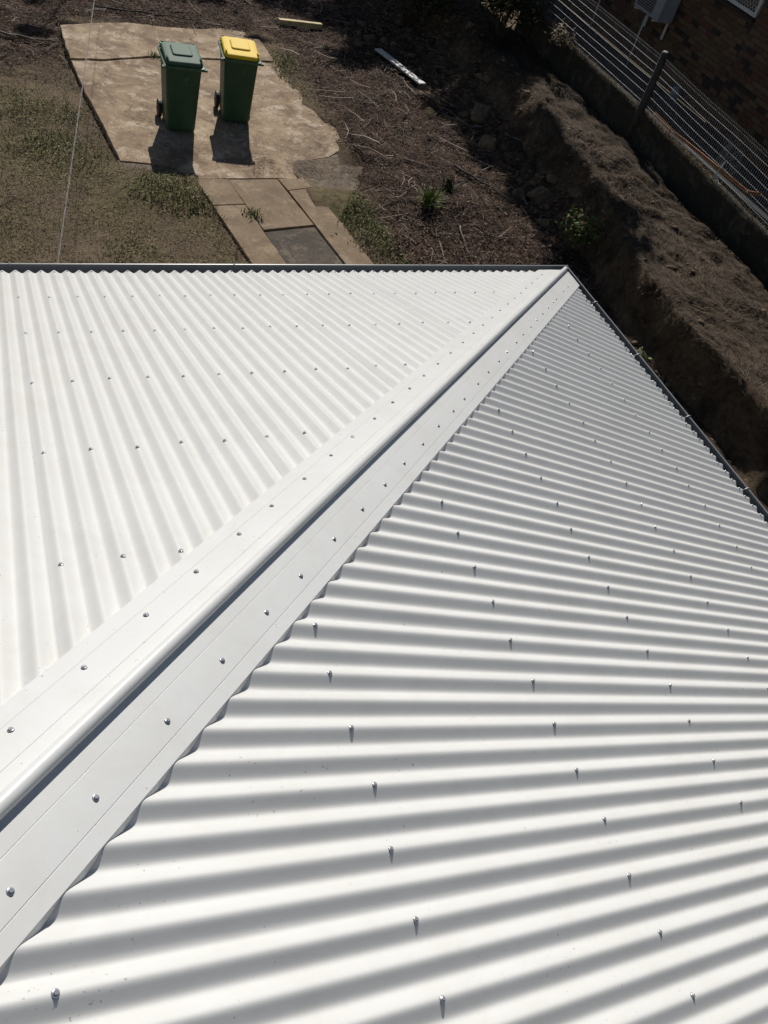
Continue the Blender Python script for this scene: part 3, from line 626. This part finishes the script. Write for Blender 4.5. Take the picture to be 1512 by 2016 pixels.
# ------------------------------------------------------------------ wheelie bins
def rrect(w, d, r, z, n=4, cy=0., cx=0.):
    P_ = []
    for sx, sy, a0 in ((1, 1, 0), (-1, 1, 90), (-1, -1, 180), (1, -1, 270)):
        for i in range(n+1):
            a = math.radians(a0+90*i/n); P_.append(Vector((cx+sx*(w/2-r)+r*math.cos(a), cy+sy*(d/2-r)+r*math.sin(a), z)))
    return P_
def make_bin(label, lidm, loc, rz, group):
    b = empty('wheelie_bin', loc, rz); tag(b, label, 'bin', group); b.scale = (1.03, 1.03, 1.05)
    mb = MB()   # body: tapering shell, front (-y) near plumb, back leaning out
    mb.loft([rrect(.42, .50, .05, .02, cy=.02), rrect(.435, .52, .055, .06, cy=.02), rrect(.47, .565, .055, .45, cy=.02), rrect(.515, .63, .055, .90, cy=.025), rrect(.525, .645, .055, .955, cy=.027)], 0, True, False, False)
    mb.build('body', MAT['bin_green'], b)
    mb = MB()   # rim collar with flared front corners
    mb.loft([rrect(.53, .65, .055, .935, cy=.027), rrect(.59, .73, .05, .945, cy=.012), rrect(.600, .742, .05, .985, cy=.008), rrect(.54, .66, .05, .992, cy=.022)], 0, False, True)
    for s in (-1, 1): mb.box((s*.297, -.33, .962), (.055, .06, .03))
    mb.build('rim', MAT['bin_rim'], b, .004)
    mb = MB()   # lid: shallow pan falling to the front
    def tl(z): return lambda p: Vector((p.x, p.y, z+(p.y+.33)*.05))
    def R(w, d, r, z, cy=.0): f = tl(z); return [f(p) for p in rrect(w, d, r, 0, 5, cy)]
    mb.loft([R(.535, .64, .07, .985, -.005), R(.545, .655, .075, 1.005, -.008), R(.53, .64, .075, 1.030, -.008), R(.50, .61, .07, 1.040, -.008), R(.42, .53, .06, 1.045, -.008)], 0, True, True)
    lid = mb.build('lid', lidm, b, .003)
    mb = MB(); N = 16   # faint round mark moulded high on the front
    mb.loft([[Vector((.035+r*math.cos(6.2832*k/N), -.288-dy, .80+r*math.sin(6.2832*k/N))) for k in range(N)] for r, dy in ((.036, -.004), (.036, .003), (.028, .003), (.026, .0005), (.014, .0005), (.012, .003))], 0, False, True); mb.build('emblem', MAT['bin_mark'], b)
    mb = MB(); mb.loft([R(.30, .34, .05, 1.043, .03), R(.285, .325, .045, 1.062, .03), R(.26, .30, .04, 1.066, .03)], 0, False, True); mb.build('raised_panel', lidm, lid, .002)
    for s in (-1, 1):
        mb = MB(); z = 1.045; mb.tube([(s*.235, -.30, z-.01), (s*.243, -.285, z+.022), (s*.243, -.215, z+.026), (s*.235, -.20, z-.002)], .011, 6); mb.build('lid_grip', lidm, lid)
    mb = MB(); mb.tube([(-.25, .385, 1.03), (.25, .385, 1.03)], .015, 8)
    for s in (-.25, -.09, .09, .25): mb.box((s, .355, 1.022), (.025, .075, .03))
    mb.build('handle', MAT['bin_green'] if lidm is not MAT['lid_yellow'] else MAT['bin_green'], b)
    mb = MB(); mb.tube([(-.25, .27, .125), (.25, .27, .125)], .011, 8); mb.build('axle', MAT['rubber'], b)
    for s in (-1, 1):
        mb = MB(); prof = [(.045, -.028), (.118, -.028), (.128, -.018), (.128, .018), (.118, .028), (.045, .028)]; N = 20
        rings = [[Vector((s*.258+dx, .27+r*math.cos(2*math.pi*k/N), .128+r*math.sin(2*math.pi*k/N))) for k in range(N)] for r, dx in prof]
        mb.loft(rings, 0, True, True); w = mb.build('wheel', MAT['rubber'], b)
        mb = MB(); mb.loft([[Vector((s*(.258+dx), .27+r*math.cos(2*math.pi*k/N), .128+r*math.sin(2*math.pi*k/N))) for k in range(N)] for r, dx in ((.095, .0285), (.085, .022), (.03, .024), (.025, .034), (.0, .034))], 0, False, False); mb.build('hub', MAT['rubber'], w)
    return b
make_bin('dark green wheelie bin with a faded green lid on the concrete pad', MAT['lid_green'], (-.69, 9.29, .10), math.radians(-1.5), 'wheelie bins on the pad')
make_bin('dark green wheelie bin with a bright yellow lid on the concrete pad', MAT['lid_yellow'], (.32, 9.75, .10), math.radians(-6), 'wheelie bins on the pad')

# ------------------------------------------------------------------ retaining wall, fence, neighbour
FX = 7.25; YA, YB = 2.0, 13.2
def wtop(y): return float(np.interp(y, [2, 4.4, 5.7, 6.84, 8.25, 13.2], [1.18, 1.25, 1.30, 1.33, 1.40, 1.42]))
mb = MB(); ys = np.arange(-5, YB+.01, .12)
rings = []
for yy in ys:
    j = lambda s: (float(fbm(yy*2.2, s*7, 3, 140))-.5)*.05; z = wtop(yy)+j(1)*.5
    rings.append([Vector((WX+j(2)*.6, yy, .2)), Vector((WX+.01+j(3)*.6, yy, z-.04)), Vector((WX+.03, yy, z+j(4)*.3)), Vector((WX+.15, yy, z)), Vector((WX+.17, yy, .2))])
mb.loft(rings, 0, True, True)
tag(mb.build('retaining_wall', MAT['retain']), 'low shade-darkened concrete retaining wall under the wire fence', 'retaining wall')
fence = empty('wire_fence', (FX, 8, 1.4)); tag(fence, 'woven wire fence with looped top on the retaining wall', 'fence')
fence.location = (0, 0, 0)
def frow(y, t): return wtop(y)+.04+t*(.85-.015*(y < 6)*(6-y))     # t 0..1 up the fence
for t in (.08, .24, .38, .52, .66, .80):
    mb = MB(); pts = [(FX, yy, frow(yy, t)+.005*math.sin(yy*1.3+t*9)) for yy in np.arange(YA, YB+.01, .25)]
    mb.tube(pts, .0036, 4); mb.build('line_wire', MAT['galv'], fence)
V = []; mb = MB(); w = .046
for i in range(int((YB-YA)/w)):
    yy = YA+i*w; zt = frow(yy, .93); pts = [(FX+.003, yy, frow(yy, 0)), (FX+.003, yy+random.uniform(-.003, .003), frow(yy, .5)), (FX+.003, yy, zt)]
    pts += [(FX+.003, yy+w*.5-w*.5*math.cos(a), zt+.045*math.sin(a)) for a in (.6, 1.57, 2.5)]+[(FX+.003, yy+w, zt)]
    mb.tube(pts, .0024, 3, 0, False)
    mb.tube([(FX, yy, zt-.012), (FX, yy+w, zt-.012)], .0022, 3, 0, False)
o = mb.build('picket_wire', MAT['galv'], fence); o['kind'] = 'stuff'
for yy in (8.23, 12.3, 3.4):
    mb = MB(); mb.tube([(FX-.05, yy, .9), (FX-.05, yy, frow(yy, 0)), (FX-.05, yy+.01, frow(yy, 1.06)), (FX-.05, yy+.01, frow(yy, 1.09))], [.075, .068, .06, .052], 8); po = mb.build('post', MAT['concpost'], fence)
    mb = MB(); mb.tube([(FX-.05, yy+.01, frow(yy, 1.088)), (FX-.05, yy+.01, frow(yy, 1.11))], [.05, .04], 8); mb.build('post_cap', MAT['bracket'], po)
# bent rusty pipe pair caught in the fence, wire and scrap
mb = MB()
for d in (0, .035):
    mb.tube([(FX-.06, 7.85, 1.50+d), (FX-.06, 7.26, 1.47+d), (FX-.065, 6.4, 1.50+d), (FX-.06, 5.15, 1.53+d), (FX-.06, 5.08, 1.545+d), (FX-.055, 4.86, 1.63+d)], .011, 6)
mb.tube([(FX-.06, 7.3, 1.49), (FX-.06, 7.3, 1.36)], .010, 6)
tag(mb.build('rusty_pipe', MAT['rust']), 'twin rusty orange rods bent up at one end against the fence', 'pipe')
mb = MB(); mb.tube([(FX-.04, 5.92, 1.34), (FX-.05, 5.87, 1.5), (FX-.05, 5.84, 1.66)], [.012, .018, .010], 6); mb.tube([(FX-.05, 5.87, 1.42), (FX-.06, 5.72, 1.35), (FX-.06, 5.66, 1.38)], [.012, .008, .004], 5)
tag(mb.build('plastic_scrap', MAT['rag']), 'twisted strip of white plastic caught on the fence wire', 'scrap')
mb = MB()
for i in range(26):
    y0 = 5.8+random.uniform(-.25, .25); z0 = 1.50+random.uniform(0, .1)
    mb.tube([(FX-.03+random.uniform(-.03, .03), y0+random.uniform(-.05, .05)+k*.03*random.uniform(-1, 1.5), z0+k*.10+random.uniform(-.03, .03)) for k in range(5)], .0016, 3, 0, False)
tag(mb.build('wire_tangle', MAT['galv']), 'tangle of loose thin wire hooked on the fence above the rusty rods', 'wire')

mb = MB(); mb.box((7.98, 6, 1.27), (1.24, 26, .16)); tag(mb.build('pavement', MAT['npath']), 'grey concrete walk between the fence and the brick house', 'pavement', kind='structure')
NX = 8.6; bh = empty('brick_house', (0, 0, 0)); tag(bh, 'brown mottled brick house behind the wire fence', 'house')
mb = MB(); mb.box((NX+.12, 13.1, 2.85), (.16, 10.2, 3.0)); wl1 = mb.build('wall', MAT['mortar'], bh)
mb = MB(); mb.box((NX+.04, 2.2, 2.85), (.20, 11.6, 3.0)); wl2 = mb.build('wall', MAT['mortar'], bh)
BW, BH_, G = .23, .076, .010
bmesh_v = []
for mi in range(4):
    mb = MB(); mb.box((0, 0, 0), (.10, BW, BH_)); bmesh_v.append(mb.mesh('brick', BRICKS[mi], .003))
cands = []
WIN = (8.1, 9.35, 3.1, 4.0)     # y0,y1,z0,z1
for face, (y0, y1, xf, wlo) in enumerate(((8.02, 18.1, NX+.04, wl1), (-3.5, 7.99, NX-.06, wl2))):
    for r in range(34):
        z = 1.36+BH_/2+r*(BH_+G); sh = (BW+G)/2*(r % 2)
        k = 0
        while True:
            yy = y1-BW/2-sh-k*(BW+G); k += 1
            if yy-BW/2 < y0: break
            if WIN[0]-.12 < yy < WIN[1]+.1 and WIN[2]-.03 < z < WIN[3]+.02 and face == 0: continue
            cands.append((xf+.05+random.uniform(-.003, .003)-.012, yy, z, wlo))
CA = np.array([c[:3] for c in cands]); inf, dist = in_frame(CA[:, 0], CA[:, 1], CA[:, 2], 5); order = np.argsort(np.where(inf, dist, 1e5+dist))
restb = {wl1: MB(), wl2: MB()}
for r, i in enumerate(order):
    x, y, z, wlo = cands[i]; mi = random.choices(range(4), (4, 4, 2, 4))[0]
    if r < 298: o = link('brick', bmesh_v[mi], wlo); o.location = (x, y, z); o.rotation_euler = (0, 0, random.gauss(0, .004))
    else: restb[wlo].box((x, y, z), (.10, BW, BH_), None, mi)
for wlo, b in restb.items():
    if b.v: o = b.build('brick', BRICKS, wlo); o['kind'] = 'stuff'
mb = MB(); mb.box((NX+1.6, 5, 4.47), (3.4, 24, .08)); mb.build('soffit', MAT['soffit'], bh)
mb = MB(); mb.loft([[Vector((NX-.14, y, 4.52)), Vector((NX+3.5, y, 6.2)), Vector((NX+3.5, y, 4.52))] for y in (-7, 18.2)], 0); mb.build('roof', BRICKS[3], bh)
mb = MB(); y0, y1, z0, z1 = WIN; fx = NX+.02
for c, d in (((fx, (y0+y1)/2, z0+.03), (.07, y1-y0, .06)), ((fx, (y0+y1)/2, z1-.03), (.07, y1-y0, .06)), ((fx, y0+.03, (z0+z1)/2), (.07, .06, z1-z0-.12)), ((fx, y1-.03, (z0+z1)/2), (.07, .06, z1-z0-.12))): mb.box(c, d)
win = mb.build('window', MAT['white_metal'], bh, .004)
mb = MB(); mb.box((fx+.02, (y0+y1)/2, (z0+z1)/2), (.006, y1-y0-.12, z1-z0-.12)); mb.build('pane', MAT['glass'], win)
mb = MB(); st = .075
a0, a1, b0, b1 = y0+.06, y1-.06, z0+.06, z1-.06
for s in (-1, 1):
    k = -30
    for k in range(-30, 40):
        # line z = b0 + s*1.5*(y - yk)
        yk = a0+k*st; pts = []
        for yy in np.linspace(a0, a1, 60):
            zz = b0+s*1.5*(yy-yk)
            if b0 <= zz <= b1: pts.append((fx-.02+.004*s, float(yy), float(zz)))
        if len(pts) > 1: mb.tube([pts[0], pts[-1]], .0045, 4, 0, False)
mb.build('grille', MAT['white_metal'], win)
mb = MB(); mb.box((NX-.0, (y0+y1)/2, z0-.04), (.14, y1-y0+.06, .05)); mb.build('sill', BRICKS[2], win, .004)
# air conditioner on the wall, drain pipes, plastic drum
ac = empty('air_conditioner', (NX-.2, 10.45, 2.3)); tag(ac, 'pale grey air conditioner unit on the shaded brick wall behind the fence', 'air conditioner')
mb = MB(); mb.box((0, 0, .30), (.34, .86, .60)); cs = mb.build('casing', MAT['ac_metal'], ac, .015)
mb = MB(); mb.box((-.172, .08, .31), (.006, .54, .50)); mb.build('fan_grille', MAT['dark_metal'], ac)
mb = MB()
for k in range(12): mb.box((-.178, .08, .09+k*.04), (.006, .54, .010))
mb.build('slat', MAT['ac_metal'], ac)
mb = MB()
for s in (-.32, .32): mb.box((.0, s, -.012), (.40, .04, .025)); mb.box((.18, s, -.16), (.03, .04, .30))
mb.build('bracket', MAT['white_metal'], ac)
for yy, x_, z0, z1, lb in ((10.45, 8.28, 1.35, 2.27, 'thin pale pipe standing below the air conditioner'), (12.35, 8.5, 1.35, 2.6, 'thin pale pipe rising beyond the air conditioner at the frame top')):
    mb = MB(); mb.tube([(x_, yy, z0), (x_, yy, z1)], .014, 8)
    for k in range(3): mb.tube([(x_, yy, z0+.2+k*.3), (x_, yy, z0+.225+k*.3)], .018, 8)
    tag(mb.build('drain_pipe', MAT['white_metal']), lb, 'pipe')
mb = MB(); mb.loft([disc(.07, 0), disc(.085, .02), disc(.085, .20), disc(.06, .235), disc(.03, .25)], 0, True, True, True); o = mb.build('plastic_drum', MAT['paleplastic']); o.location = (8.42, 8.95, 1.35); tag(o, 'small pale blue plastic drum on the concrete walk by the brick wall', 'drum')

# ------------------------------------------------------------------ loose things on the ground
def gz(x, y): return float(height(np.array([x]), np.array([y]))[0])
def board(name, a, b, w, t, m, label, cat, lift=.02, roll=0.):
    a = Vector((*a, gz(*a)+lift)); b = Vector((*b, gz(*b)+lift)); d = b-a; mb = MB()
    n = 8; q = d.to_track_quat('X', 'Z').to_matrix()
    rings = []
    for i in range(n+1):
        c = d.length*i/n; jw = random.uniform(-.004, .004)
        rings.append([Vector((c, y*(w/2)+jw, z*t/2+random.uniform(-.001, .001))) for y, z in ((-1, -1), (1, -1), (1, 1), (-1, 1))])
    mb.loft(rings); o = mb.build(name, m, None, .003); o.location = a; o.rotation_euler = q.to_euler(); tag(o, label, cat); return o
board('timber_post', (2.27, 14.18), (3.30, 14.44), .10, .10, MAT['oldtimber'], 'yellowed square timber lying in the litter at the back', 'timber', .07)
board('plank', (4.25, 13.40), (4.62, 11.72), .16, .03, MAT['plank'], 'white flaking plank lying in dappled shade on the litter', 'plank', .10)
STK = [((2.17, 8.82), (2.33, 8.42), .016, 'dark', 'short dark stick at the corner of the grey slab'), ((3.95, 8.45), (4.55, 7.1), .022, 'dark', 'long dark pole at the foot of the bank'),
       ((2.72, 9.15), (3.2, 8.62), .009, 'pale', 'pale straight stick among the twigs beside the grey slab'), ((3.18, 6.45), (3.02, 5.62), .011, 'pale', 'pale forked stick near the house gutter'),
       ((2.85, 9.55), (2.95, 8.95), .008, 'pale', 'thin bleached stick beside the long straight one'), ((-3.3, 12.5), (-2.2, 12.25), .022, 'pale', 'grey branch reaching the far left corner of the pad'),
       ((3.55, 9.9), (3.3, 9.3), .014, 'dark', 'dark crooked stick in the middle of the litter'), ((2.6, 7.2), (3.3, 7.05), .008, 'pale', 'thin pale stick by the strappy green tuft'),
       ((-1.4, 14.0), (.6, 13.75), .018, 'dark', 'dark branch lying along the far edge of the pad'), ((3.75, 9.0), (4.3, 8.75), .009, 'pale', 'pale stick just under the rocky bank')]
for a, b, r, k, lb in STK:
    mb = MB(); n = 7; pts = []; a_, b_ = Vector(a), Vector(b); s = (b_-a_).orthogonal().normalized()
    for i in range(n+1):
        c = a_.lerp(b_, i/n)+s*(random.uniform(-1, 1)*.035*(b_-a_).length); pts.append((c.x, c.y, gz(c.x, c.y)+r+.03+random.uniform(0, .015)))
    mb.tube(pts, [r*(1-.5*i/n) for i in range(n+1)], 6)
    for i in (2, 4):
        p = Vector(pts[i]); dr = Vector(pts[i+1])-p; dr = Matrix.Rotation(random.choice((-.8, .7)), 3, 'Z') @ dr.normalized(); mb.tube([p, p+dr*.12+Vector((0, 0, .02)), p+dr*.22+Vector((0, 0, .01))], [r*.6, r*.45, r*.2], 5)
    tag(mb.build('stick', MAT['stick'] if k == 'pale' else MAT['darkstick']), lb, 'stick', 'sticks lying on the ground')
def rock(x, y, r, lb, sq=(1, .8, .7), up=.3):
    bm = bmesh.new(); bmesh.ops.create_icosphere(bm, subdivisions=4, radius=1); sd_ = random.uniform(0, 50)
    for v in bm.verts:
        c = v.co.copy(); d = .75+.6*float(fbm(c.x*1.3+sd_, c.y*1.3+c.z*1.7, 4, 160)); v.co = c*d
        for ax in (Vector((.7, .5, .5)), Vector((-.6, .2, .75)), Vector((.1, -.8, .6)), Vector((.9, -.4, .1))):
            ax = ax.normalized(); e = v.co.dot(ax)-.55
            if e > 0: v.co -= ax*e*.95
        v.co = Vector((v.co.x*r*sq[0], v.co.y*r*sq[1], v.co.z*r*sq[2]))
    me = bpy.data.meshes.new('rock'); bm.to_mesh(me); bm.free(); me.materials.append(MAT['rock'])
    o = link('rock', me); o.location = (x, y, gz(x, y)+r*up*.1); o.rotation_euler = (random.uniform(-.3, .3), random.uniform(-.3, .3), random.uniform(0, 6)); tag(o, lb, 'rock', 'rocks in the earth bank'); return o
for x, y, r, lb in ((5.05, 9.25, .28, 'ochre rock catching sun on the bank left of the bare strip'), (4.85, 7.55, .22, 'flat topped brown rock at the foot of the bank'), (5.2, 7.35, .26, 'pale edged rock halfway up the bank near the house corner'),
                    (4.35, 10.6, .2, 'small rock in dappled shade below the white plank'), (3.9, 13.75, .16, 'pale rock in the litter behind the yellow bin, nearer the timber'), (4.2, 13.9, .13, 'pale rock just behind the white plank'),
                    (4.9, 6.6, .2, 'low rock beside the leafy shrub'), (5.3, 10.2, .3, 'large shaded rock high on the bank'), (5.5, 6.9, .16, 'small stone on the edge of the grassy bank top'), (4.75, 11.2, .18, 'rounded rock under the end of the white plank'),
                    (1.75, 15.0, .10, 'smallest pale rock at the back behind the pad')):
    rock(x, y, r, lb)
def stones(n):
    bm = bmesh.new(); bmesh.ops.create_icosphere(bm, subdivisions=1, radius=1); bv = np.array([v.co[:] for v in bm.verts]); bf = np.array([[v.index for v in f.verts] for f in bm.faces]); bm.free()
    def dens(x, y): xt = interp(y, TOE); xc = interp(y, CREST); t = (x-xt)/(xc-xt); return np.where((t > -.3) & (t < 1.05), .9, np.where(x > 5, .16, .01))*(fbm(x*1.5, y*1.5, 3, 171) > .45)
    x, y = sample(n, 2.6, 6.4, .5, 16, dens); k = len(x); z = height(x, y); r = rng.lognormal(-3.5, .55, k)
    V_ = np.broadcast_to(bv, (k, *bv.shape))*(1+rng.uniform(-.38, .25, (k, len(bv), 1)))*rng.uniform(.45, 1.1, (k, 1, 3))*np.array([1.1, 1.1, .6])*r[:, None, None]
    a = rng.uniform(0, 6.3, k); ca, sa = np.cos(a)[:, None], np.sin(a)[:, None]; V_ = np.stack([V_[..., 0]*ca-V_[..., 1]*sa, V_[..., 0]*sa+V_[..., 1]*ca, V_[..., 2]], -1)
    V_ = V_+np.stack([x, y, z+r*.2], -1)[:, None, :]; F_ = bf[None]+(np.arange(k)*len(bv))[:, None, None]
    o = link('stones', npmesh('stones', V_.reshape(-1, 3), F_.reshape(-1, 3), MAT['rock'])); tag(o, 'broken stones and clods spilling down the earth bank', 'stones', kind='stuff')
stones(9000)
# plants
def shrub(name, x, y, hgt, rad, n, mats, lab, cat, leaf=(.05, .10), seed=0, z=None, stems=7):
    z = gz(x, y) if z is None else z; root = empty(name, (x, y, z)); tag(root, lab, cat)
    mb = MB(); tips = []
    for i in range(stems):
        a = random.uniform(0, 6.28); e = Vector((math.cos(a)*rad*random.uniform(.3, .9), math.sin(a)*rad*random.uniform(.3, .9), hgt*random.uniform(.6, 1))); m_ = e*.5+Vector((0, 0, hgt*.1))
        mb.tube([(0, 0, 0), m_, e], [.012*hgt+.003, .007*hgt+.002, .002], 5); tips += [m_.lerp(e, t) for t in (.1, .4, .7, 1)]
    mb.build('stem', MAT['bark'], root)
    T = np.array([tuple(t) for t in tips]); k = rng.integers(0, len(T), n); p = T[k]+rng.normal(0, rad*.22, (n, 3)); p[:, 2] = np.maximum(p[:, 2], .03)
    Vv, Ff = leaves(p[:, 0], p[:, 1], p[:, 2], U(n, *leaf), U(n, leaf[0]*.4, leaf[1]*.45), U(n, 0, 6.3), U(n, -.7, .8), U(n, -.9, .9))
    mi = (rng.random(n) < .22).astype(int); mi = np.repeat(mi, 1); me = npmesh('foliage', Vv, Ff, mats, np.concatenate([mi, mi])); link('foliage', me, root)
    return root
shrub('shrub', 4.75, 5.75, .75, .42, 900, [MAT['lf_green'], MAT['lf_red']], 'leafy green shrub with reddish tips beside the roof corner', 'shrub')
shrub('weed', 4.15, 2.9, .35, .22, 90, [MAT['lf_green'], MAT['lf_olive']], 'small broad leaved weed in the shade below the right gutter', 'weed', (.08, .15), stems=4)
shrub('weed', 3.0, .85, .5, .2, 70, [MAT['lf_green'], MAT['lf_olive']], 'lone weed in shade near the right frame edge beyond the gutter', 'weed', (.07, .13), z=0, stems=4)
shrub('weed', 3.0, 3.9, .5, .35, 420, [MAT['lf_brown'], MAT['lf_olive']], 'dead brown weed clump against the side gutter near the roof corner', 'weed', (.04, .09), stems=6)
shrub('bush', 6.55, 12.6, 1.3, .8, 4200, [MAT['lf_dark'], MAT['lf_olive']], 'dark evergreen bush where the wire fence starts', 'bush', (.06, .12), stems=12)
shrub('bush', 5.3, 14.4, 1.5, 1.0, 4200, [MAT['lf_dark'], MAT['lf_green']], 'dark shaded bush above the white plank', 'bush', (.06, .12), stems=12)
shrub('weed', 7.0, 10.9, .35, .35, 260, [MAT['lf_straw'], MAT['lf_olive']], 'dry weed clump growing on top of the retaining wall', 'weed', (.05, .12), z=wtop(10.9)-.02, stems=8)
def tuft(x, y, h, n, m, lb):
    V_, F_ = blades(x+rng.normal(0, .05, n), y+rng.normal(0, .05, n), np.full(n, gz(x, y)), U(n, h*.5, h), U(n, .012, .022), U(n, .15, 1.1), U(n, 0, 6.3), .35)
    o = tri_obj('grass_tuft', [(V_, F_, 0)], [m], lb, 'grass tuft', None, None)
tuft(2.86, 7.05, .38, 130, MAT['lf_green'], 'strappy green tuft among the twigs right of the path')
tuft(3.55, 7.7, .34, 60, MAT['lf_dark'], 'dark strappy tuft in shade nearer the bank')

# ------------------------------------------------------------------ trees behind (they throw the dappled shade)
def tree(lab, tx, ty, hgt, clumps, nl):
    root = empty('tree', (tx, ty, 0)); tag(root, lab, 'tree')
    mb = MB(); fork = Vector((.1, -.2, hgt*.45))
    mb.tube([(0, 0, -.2), (.05, -.05, hgt*.2), fork, (.1, -.3, hgt*.8)], [.24, .18, .14, .05], 10)
    Ps = []
    for sx, sy, r, h in clumps:
        c = Vector((sx+SV.x/SV.z*h-tx, sy+SV.y/SV.z*h-ty, h)); j = fork.lerp(c, .5)+Vector((0, 0, .35))
        mb.tube([fork, j, c], [.07, .045, .015], 6)
        n = int(nl*r*r); q = rng.normal(0, 1, (n, 3)); q /= np.linalg.norm(q, axis=1)[:, None]; q *= (rng.random(n)**.45)[:, None]*r*np.array([1, .72, .62])
        sub = rng.normal(0, 1, (max(6, n//60), 3)); sub /= np.linalg.norm(sub, axis=1)[:, None]; sub *= r*np.array([1, .72, .62])*.85
        near = sub[rng.integers(0, len(sub), n)]; q = np.where((rng.random(n) < .45)[:, None], near+rng.normal(0, r*.14, (n, 3)), q); Ps.append(q+np.array(c))
    mb.build('trunk', MAT['bark'], root)
    p = np.concatenate(Ps); n = len(p); V_, F_ = leaves(p[:, 0], p[:, 1], p[:, 2], U(n, .10, .20), U(n, .035, .07), U(n, 0, 6.3), U(n, -1.2, .4), U(n, -1, 1))
    link('crown', npmesh('crown', V_, F_, MAT['lf_gum']), root)
tree('spreading gum tree beyond the earth bank', 7.3, 20.5, 8.5, [(4.3, 15.2, 1.2, 6.5), (5.1, 14.2, 1.4, 7.5), (6.6, 14.4, 1.5, 6.2), (5.75, 12.0, 1.0, 7.6), (6.7, 11.6, 1.25, 6.8), (4.2, 13.3, .75, 6.0), (7.9, 12.8, 1.3, 7.4),
      (5.6, 10.2, .95, 6.4), (4.95, 8.9, .5, 6.0), (5.0, 7.2, .62, 6.3), (4.85, 10.7, .5, 5.6), (3.5, 12.9, .5, 5.5), (7.3, 10.4, .6, 7.0), (4.95, 6.0, .45, 6.6), (5.3, 8.1, .4, 5.9), (4.5, 5.2, .4, 6.2), (5.05, 4.7, .5, 6.6), (4.9, 3.9, .4, 6.1), (4.7, 4.3, .4, 7.2), (5.15, 9.6, .6, 7.2), (5.2, 7.7, .5, 6.9), (5.1, 6.7, .5, 7.3), (5.0, 5.5, .45, 7.0), (6.2, 10.6, .8, 7.4), (6.1, 12.8, 1.1, 8.0), (7.3, 11.4, .9, 7.7), (8.2, 9.5, .8, 8)], 3300)
tree('smaller gum tree behind the concrete pad', 1.2, 22.5, 6.5, [(2.5, 16.0, 1.0, 5.2), (.9, 15.4, .7, 5.6), (-.8, 15.3, .6, 5.0), (-2.5, 14.9, .6, 5.4), (-2.6, 12.7, .32, 5.8), (3.2, 17, 1, 5), (.2, 17, 1, 5)], 2600)

# ------------------------------------------------------------------ overhead cable from the eave to a pole beyond the yard
mb = MB(); n = 220; A0 = Vector((-3.165, .838, 2.975)); B0 = Vector((.80, 24.0, 3.75)); d = B0-A0; side = d.cross(Vector((0, 0, 1))).normalized()
for ph in (0, math.pi):
    pts = []
    for i in range(n+1):
        t = i/n; c = A0+d*t+Vector((0, 0, -.75*4*t*(1-t)*.28)); an = ph+t*d.length*14
        pts.append(c+side*.0042*math.cos(an)+Vector((0, 0, .0042*math.sin(an))))
    mb.tube(pts, .0024, 4, 0, False)
tag(mb.build('cable', MAT['cable']), 'thin twisted pale cable running out from the front gutter', 'cable')
pole = empty('timber_pole', (.80, 24.1, 0)); tag(pole, 'weathered timber pole carrying the far end of the cable', 'pole')
mb = MB(); mb.tube([(0, 0, -.2), (0, 0, 4.1)], [.10, .085], 10); sh = mb.build('shaft', MAT['bark'], pole)
mb = MB(); mb.box((0, -.11, 3.75), (.05, .06, .08)); mb.build('insulator', MAT['white_metal'], pole)
print('tris', sum(sum(len(p.vertices)-2 for p in o.data.polygons) for o in bpy.data.objects if o.type == 'MESH'), 'objects', len(bpy.data.objects))
